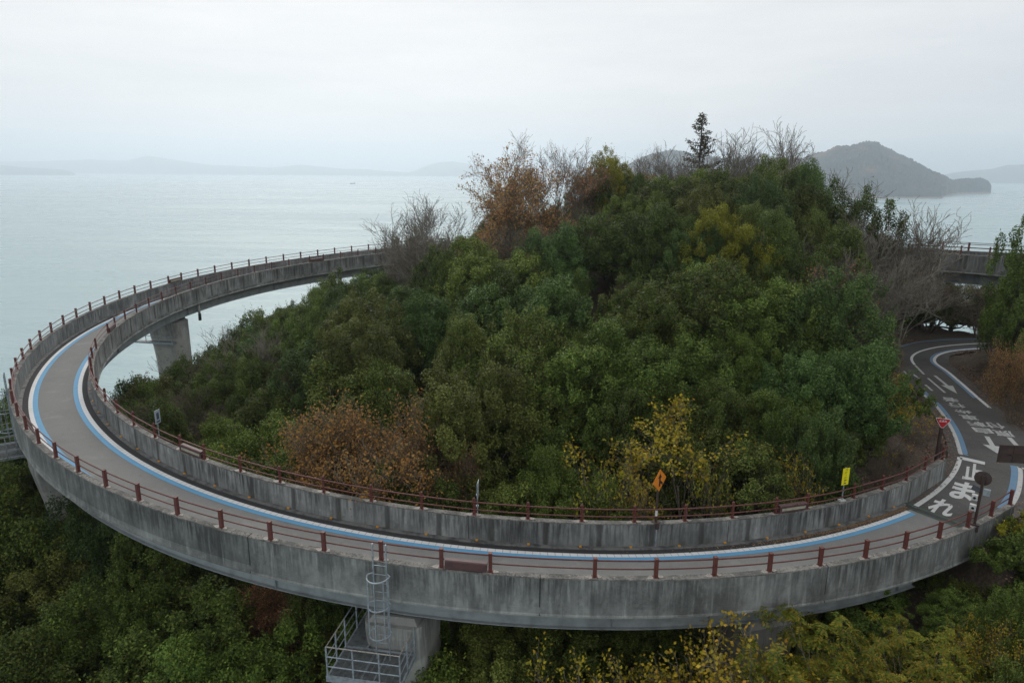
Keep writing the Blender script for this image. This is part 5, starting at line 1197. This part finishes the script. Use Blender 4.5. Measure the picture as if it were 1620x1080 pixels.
NM = {'dark': 'dark green evergreen', 'mid': 'mid green evergreen', 'olive': 'olive green evergreen', 'blue': 'deep green evergreen'}
def lab_in(x, y, rs):
    mt = rs.choice(['dark', 'mid', 'olive', 'blue'], p=[.4, .34, .13, .13]); b = x / y
    sec = ('above the small white sign' if b < -0.36 else 'above the broad orange bush' if b < -0.2 else 'above the ladder' if b < -0.09 else 'above the edge-on plate' if b < 0.05 else
           'above the left shrubs' if b < 0.17 else 'above the diamond sign' if b < 0.3 else 'above the inner lamp' if b < 0.42 else 'above the yellow sign' if b < 0.52 else 'above the stop sign')
    row = ('front row' if y < 33 else 'second row' if y < 40 else 'third row' if y < 47 else 'fourth row' if y < 55 else 'fifth row' if y < 62 else 'crest row')
    return NM[mt] + ', ' + row + ' ' + sec, 'evergreens covering the hill inside the loop', mt
forest(12000, (-28, 30, 25, 78), 3.15, inside, lab_in, (5.2, 8.0), seed=4)
def lab_out(x, y, rs):
    mt = rs.choice(['dark', 'mid', 'blue', 'olive'], p=[.45, .25, .2, .1]); b = x / y
    sec = ('beyond the left platform' if b < -0.86 else 'beside the left pier' if b < -0.66 else 'below the left bend' if b < -0.45 else 'left of the ladder platform' if b < -0.26 else
           'behind the near pier' if b < -0.08 else 'under the middle of the ramp' if b < 0.3 else 'under the right end of the ramp')
    row = 'front row' if y < 22 else 'second row' if y < 26 else 'third row' if y < 31 else 'back row'
    return NM[mt] + ', ' + row + ' ' + sec, 'evergreens below the outer wall', mt
def outside(x, y):
    r = math.hypot(x - 1.2, y - 52.3)
    if r < 27.6 or y > 60 or x / y < -1.0: return False
    if x > 14: return x < 24 and r < 40 and y < 24.5
    if y < 17.5 and x > -14: return False
    if r < 36: return True
    return x < -6 and y > 17.0 + 0.2 * (x + 6) and x > -46 and y < 50 and x / y > -1.0
forest(9000, (-46, 24, 12, 60), 2.9, outside, lab_out, (6.0, 8.2), seed=9)
def bank(x, y): return 36 < x < 46 and 38 < y < 52
forest(60, (36, 44, 38, 52), 3.2, bank, lambda x, y, rs: ('green tree on the bank beyond the right edge', 'green trees on the right bank', 'mid'), (4, 5), limit=4, seed=2)
ORD = ['leftmost'] + [k + ' from left' for k in 'second third fourth fifth sixth seventh eighth ninth tenth eleventh twelfth'.split()]
for lb, os_ in NAMED.items():
    if len(os_) > 1:
        os_.sort(key=lambda o: o.location.x / o.location.y)
        for i, o in enumerate(os_): o['label'] = ORD[min(i, 11)] + ' ' + lb

# ------------------------------------------------------------------ brush on the bank and fallen leaves
one('bare_brush', BARE[2], 37.2, 51.0, -9.2, 'brown bare brush on the litter bank right of the lane', 'brush', refH=6, clear=0, wid=1.5)
one('bare_brush', BARE[2], 36.5, 47.2, -9.4, 'tangled bare brush below the right edge tree', 'brush', refH=6, clear=0, wid=1.4, rz=2)
for i, (x, y, h, lb) in enumerate([(35.4, 62.8, 3.6, 'dark thicket left of the gap below the upper span'), (38.6, 63.4, 3.8, 'dark thicket filling the gap below the upper span'), (41.8, 63.6, 3.8, 'dark thicket right of the gap below the upper span'), (33.0, 61.0, 3.2, 'dark thicket at the left end below the upper span'), (45.2, 63.4, 3.8, 'dark thicket at the right end below the upper span')]):
    g = float(ground(np.array([x]), np.array([y]))[0]); one('thicket', BUSH[i % 2], x, y, g + h - CZ, lb, 'thicket', refH=2.2, mat='dark', clear=0, wid=1.1, group='dark thickets below the upper span')
one('bare_brush', BARE[2], 31.0, 60.4, -8.4, 'dark brush where the lane passes under the upper span', 'brush', refH=6, clear=0, wid=1.3, rz=3)
one('bare_brush', BARE[2], 28.4, 56.4, -8.2, 'brown brush left of the lane below the upper span', 'brush', refH=6, clear=0, wid=1.3, rz=4)
one('bare_brush', BARE[0], 33.4, 62.0, -4.6, 'tall bare tree behind the left end of the upper span', 'brush', refH=7, clear=0, wid=1.0, rz=1)
one('bare_brush', BARE[2], 39.0, 62.6, -7.6, 'brush screening the water below the upper span', 'brush', refH=6, clear=0, wid=1.7, rz=5)
one('bare_brush', BARE[2], 43.5, 61.8, -7.2, 'brush below the right part of the upper span', 'brush', refH=6, clear=0, wid=1.7, rz=0.6)
rs = np.random.RandomState(5); P = []
bx = rs.uniform(13, 44, 90000); by = rs.uniform(20, 60, 90000)
ins, dist = in_poly(bx, by, ROADPOLY); d, zt, s = ramp_near(bx, by)
pr_ = np.where(ins, np.where(dist < 0.5, 0.7, 0.022), np.where(bx > 27.5, 0.75, np.where(dist < 2.2, 0.6, 0.06)))
pr_ = np.where((bx < 27.5) & (by < 33) & ~ins, pr_ * 0.8, pr_)
keep = (rs.rand(len(bx)) < pr_) & ~((d < 2.0) & (s > JOINT + 0.3))
bx, by, ins = bx[keep], by[keep], ins[keep]
bz = np.where(ins, ROAD_Z + 0.014, ground(bx, by) + 0.03)
n = len(bx); N = np.c_[rs.normal(size=n) * .35, rs.normal(size=n) * .35, np.ones(n)]; N[ins, :2] *= 0.25
N[~ins] += rs.normal(size=(int((~ins).sum()), 3)) * 0.45
lv = leaf_quads(np.c_[bx, by, bz + rs.uniform(0, 0.02, n) + np.where(ins, 0, rs.uniform(0, 0.06, n))], N, 0.12, 0.6, rs)
lo = mk('fallen_leaves', leaf_mesh('fallen_leaves', [lv], L['litter'])); tag(lo, 'brown fallen leaves scattered on the bank and along the lane', 'leaves', kind='stuff')
# leaves drifted along the inner kerb near the foot of the ramp
P = []
for _ in range(2600):
    dd = 2.2 + abs(rs.normal()) * 5.0; u = WID - 0.33 - abs(rs.normal()) * 0.1
    p = PO.p(dd); n_ = PO.inn(dd); P.append((p[0] + n_[0] * u, p[1] + n_[1] * u, p[2] - 0.965))
P = np.array(P); N = np.c_[rs.normal(size=len(P)) * .2, rs.normal(size=len(P)) * .2, np.ones(len(P))]
lo = mk('fallen_leaves', leaf_mesh('fallen_leaves', [leaf_quads(P, N, 0.07, 0.6, rs)], L['litter'])); tag(lo, 'drift of brown leaves along the inner kerb at the ramp foot', 'leaves', kind='stuff')

# ------------------------------------------------------------------ haze
t = NT('sea_haze'); t.t.nodes.remove(t.p)
pv = t.n('VolumePrincipled'); pv.inputs['Color'].default_value = (0.86, 0.93, 1.0, 1); pv.inputs['Density'].default_value = 2.5e-4; pv.inputs['Anisotropy'].default_value = 0.62
t.t.links.new(pv.outputs[0], t.out.inputs['Volume'])
hz = MB().box((0, 0, 170), (31000, 31000, 342)).build('haze', t.m); tag(hz, 'pale sea haze filling the air', kind='stuff')
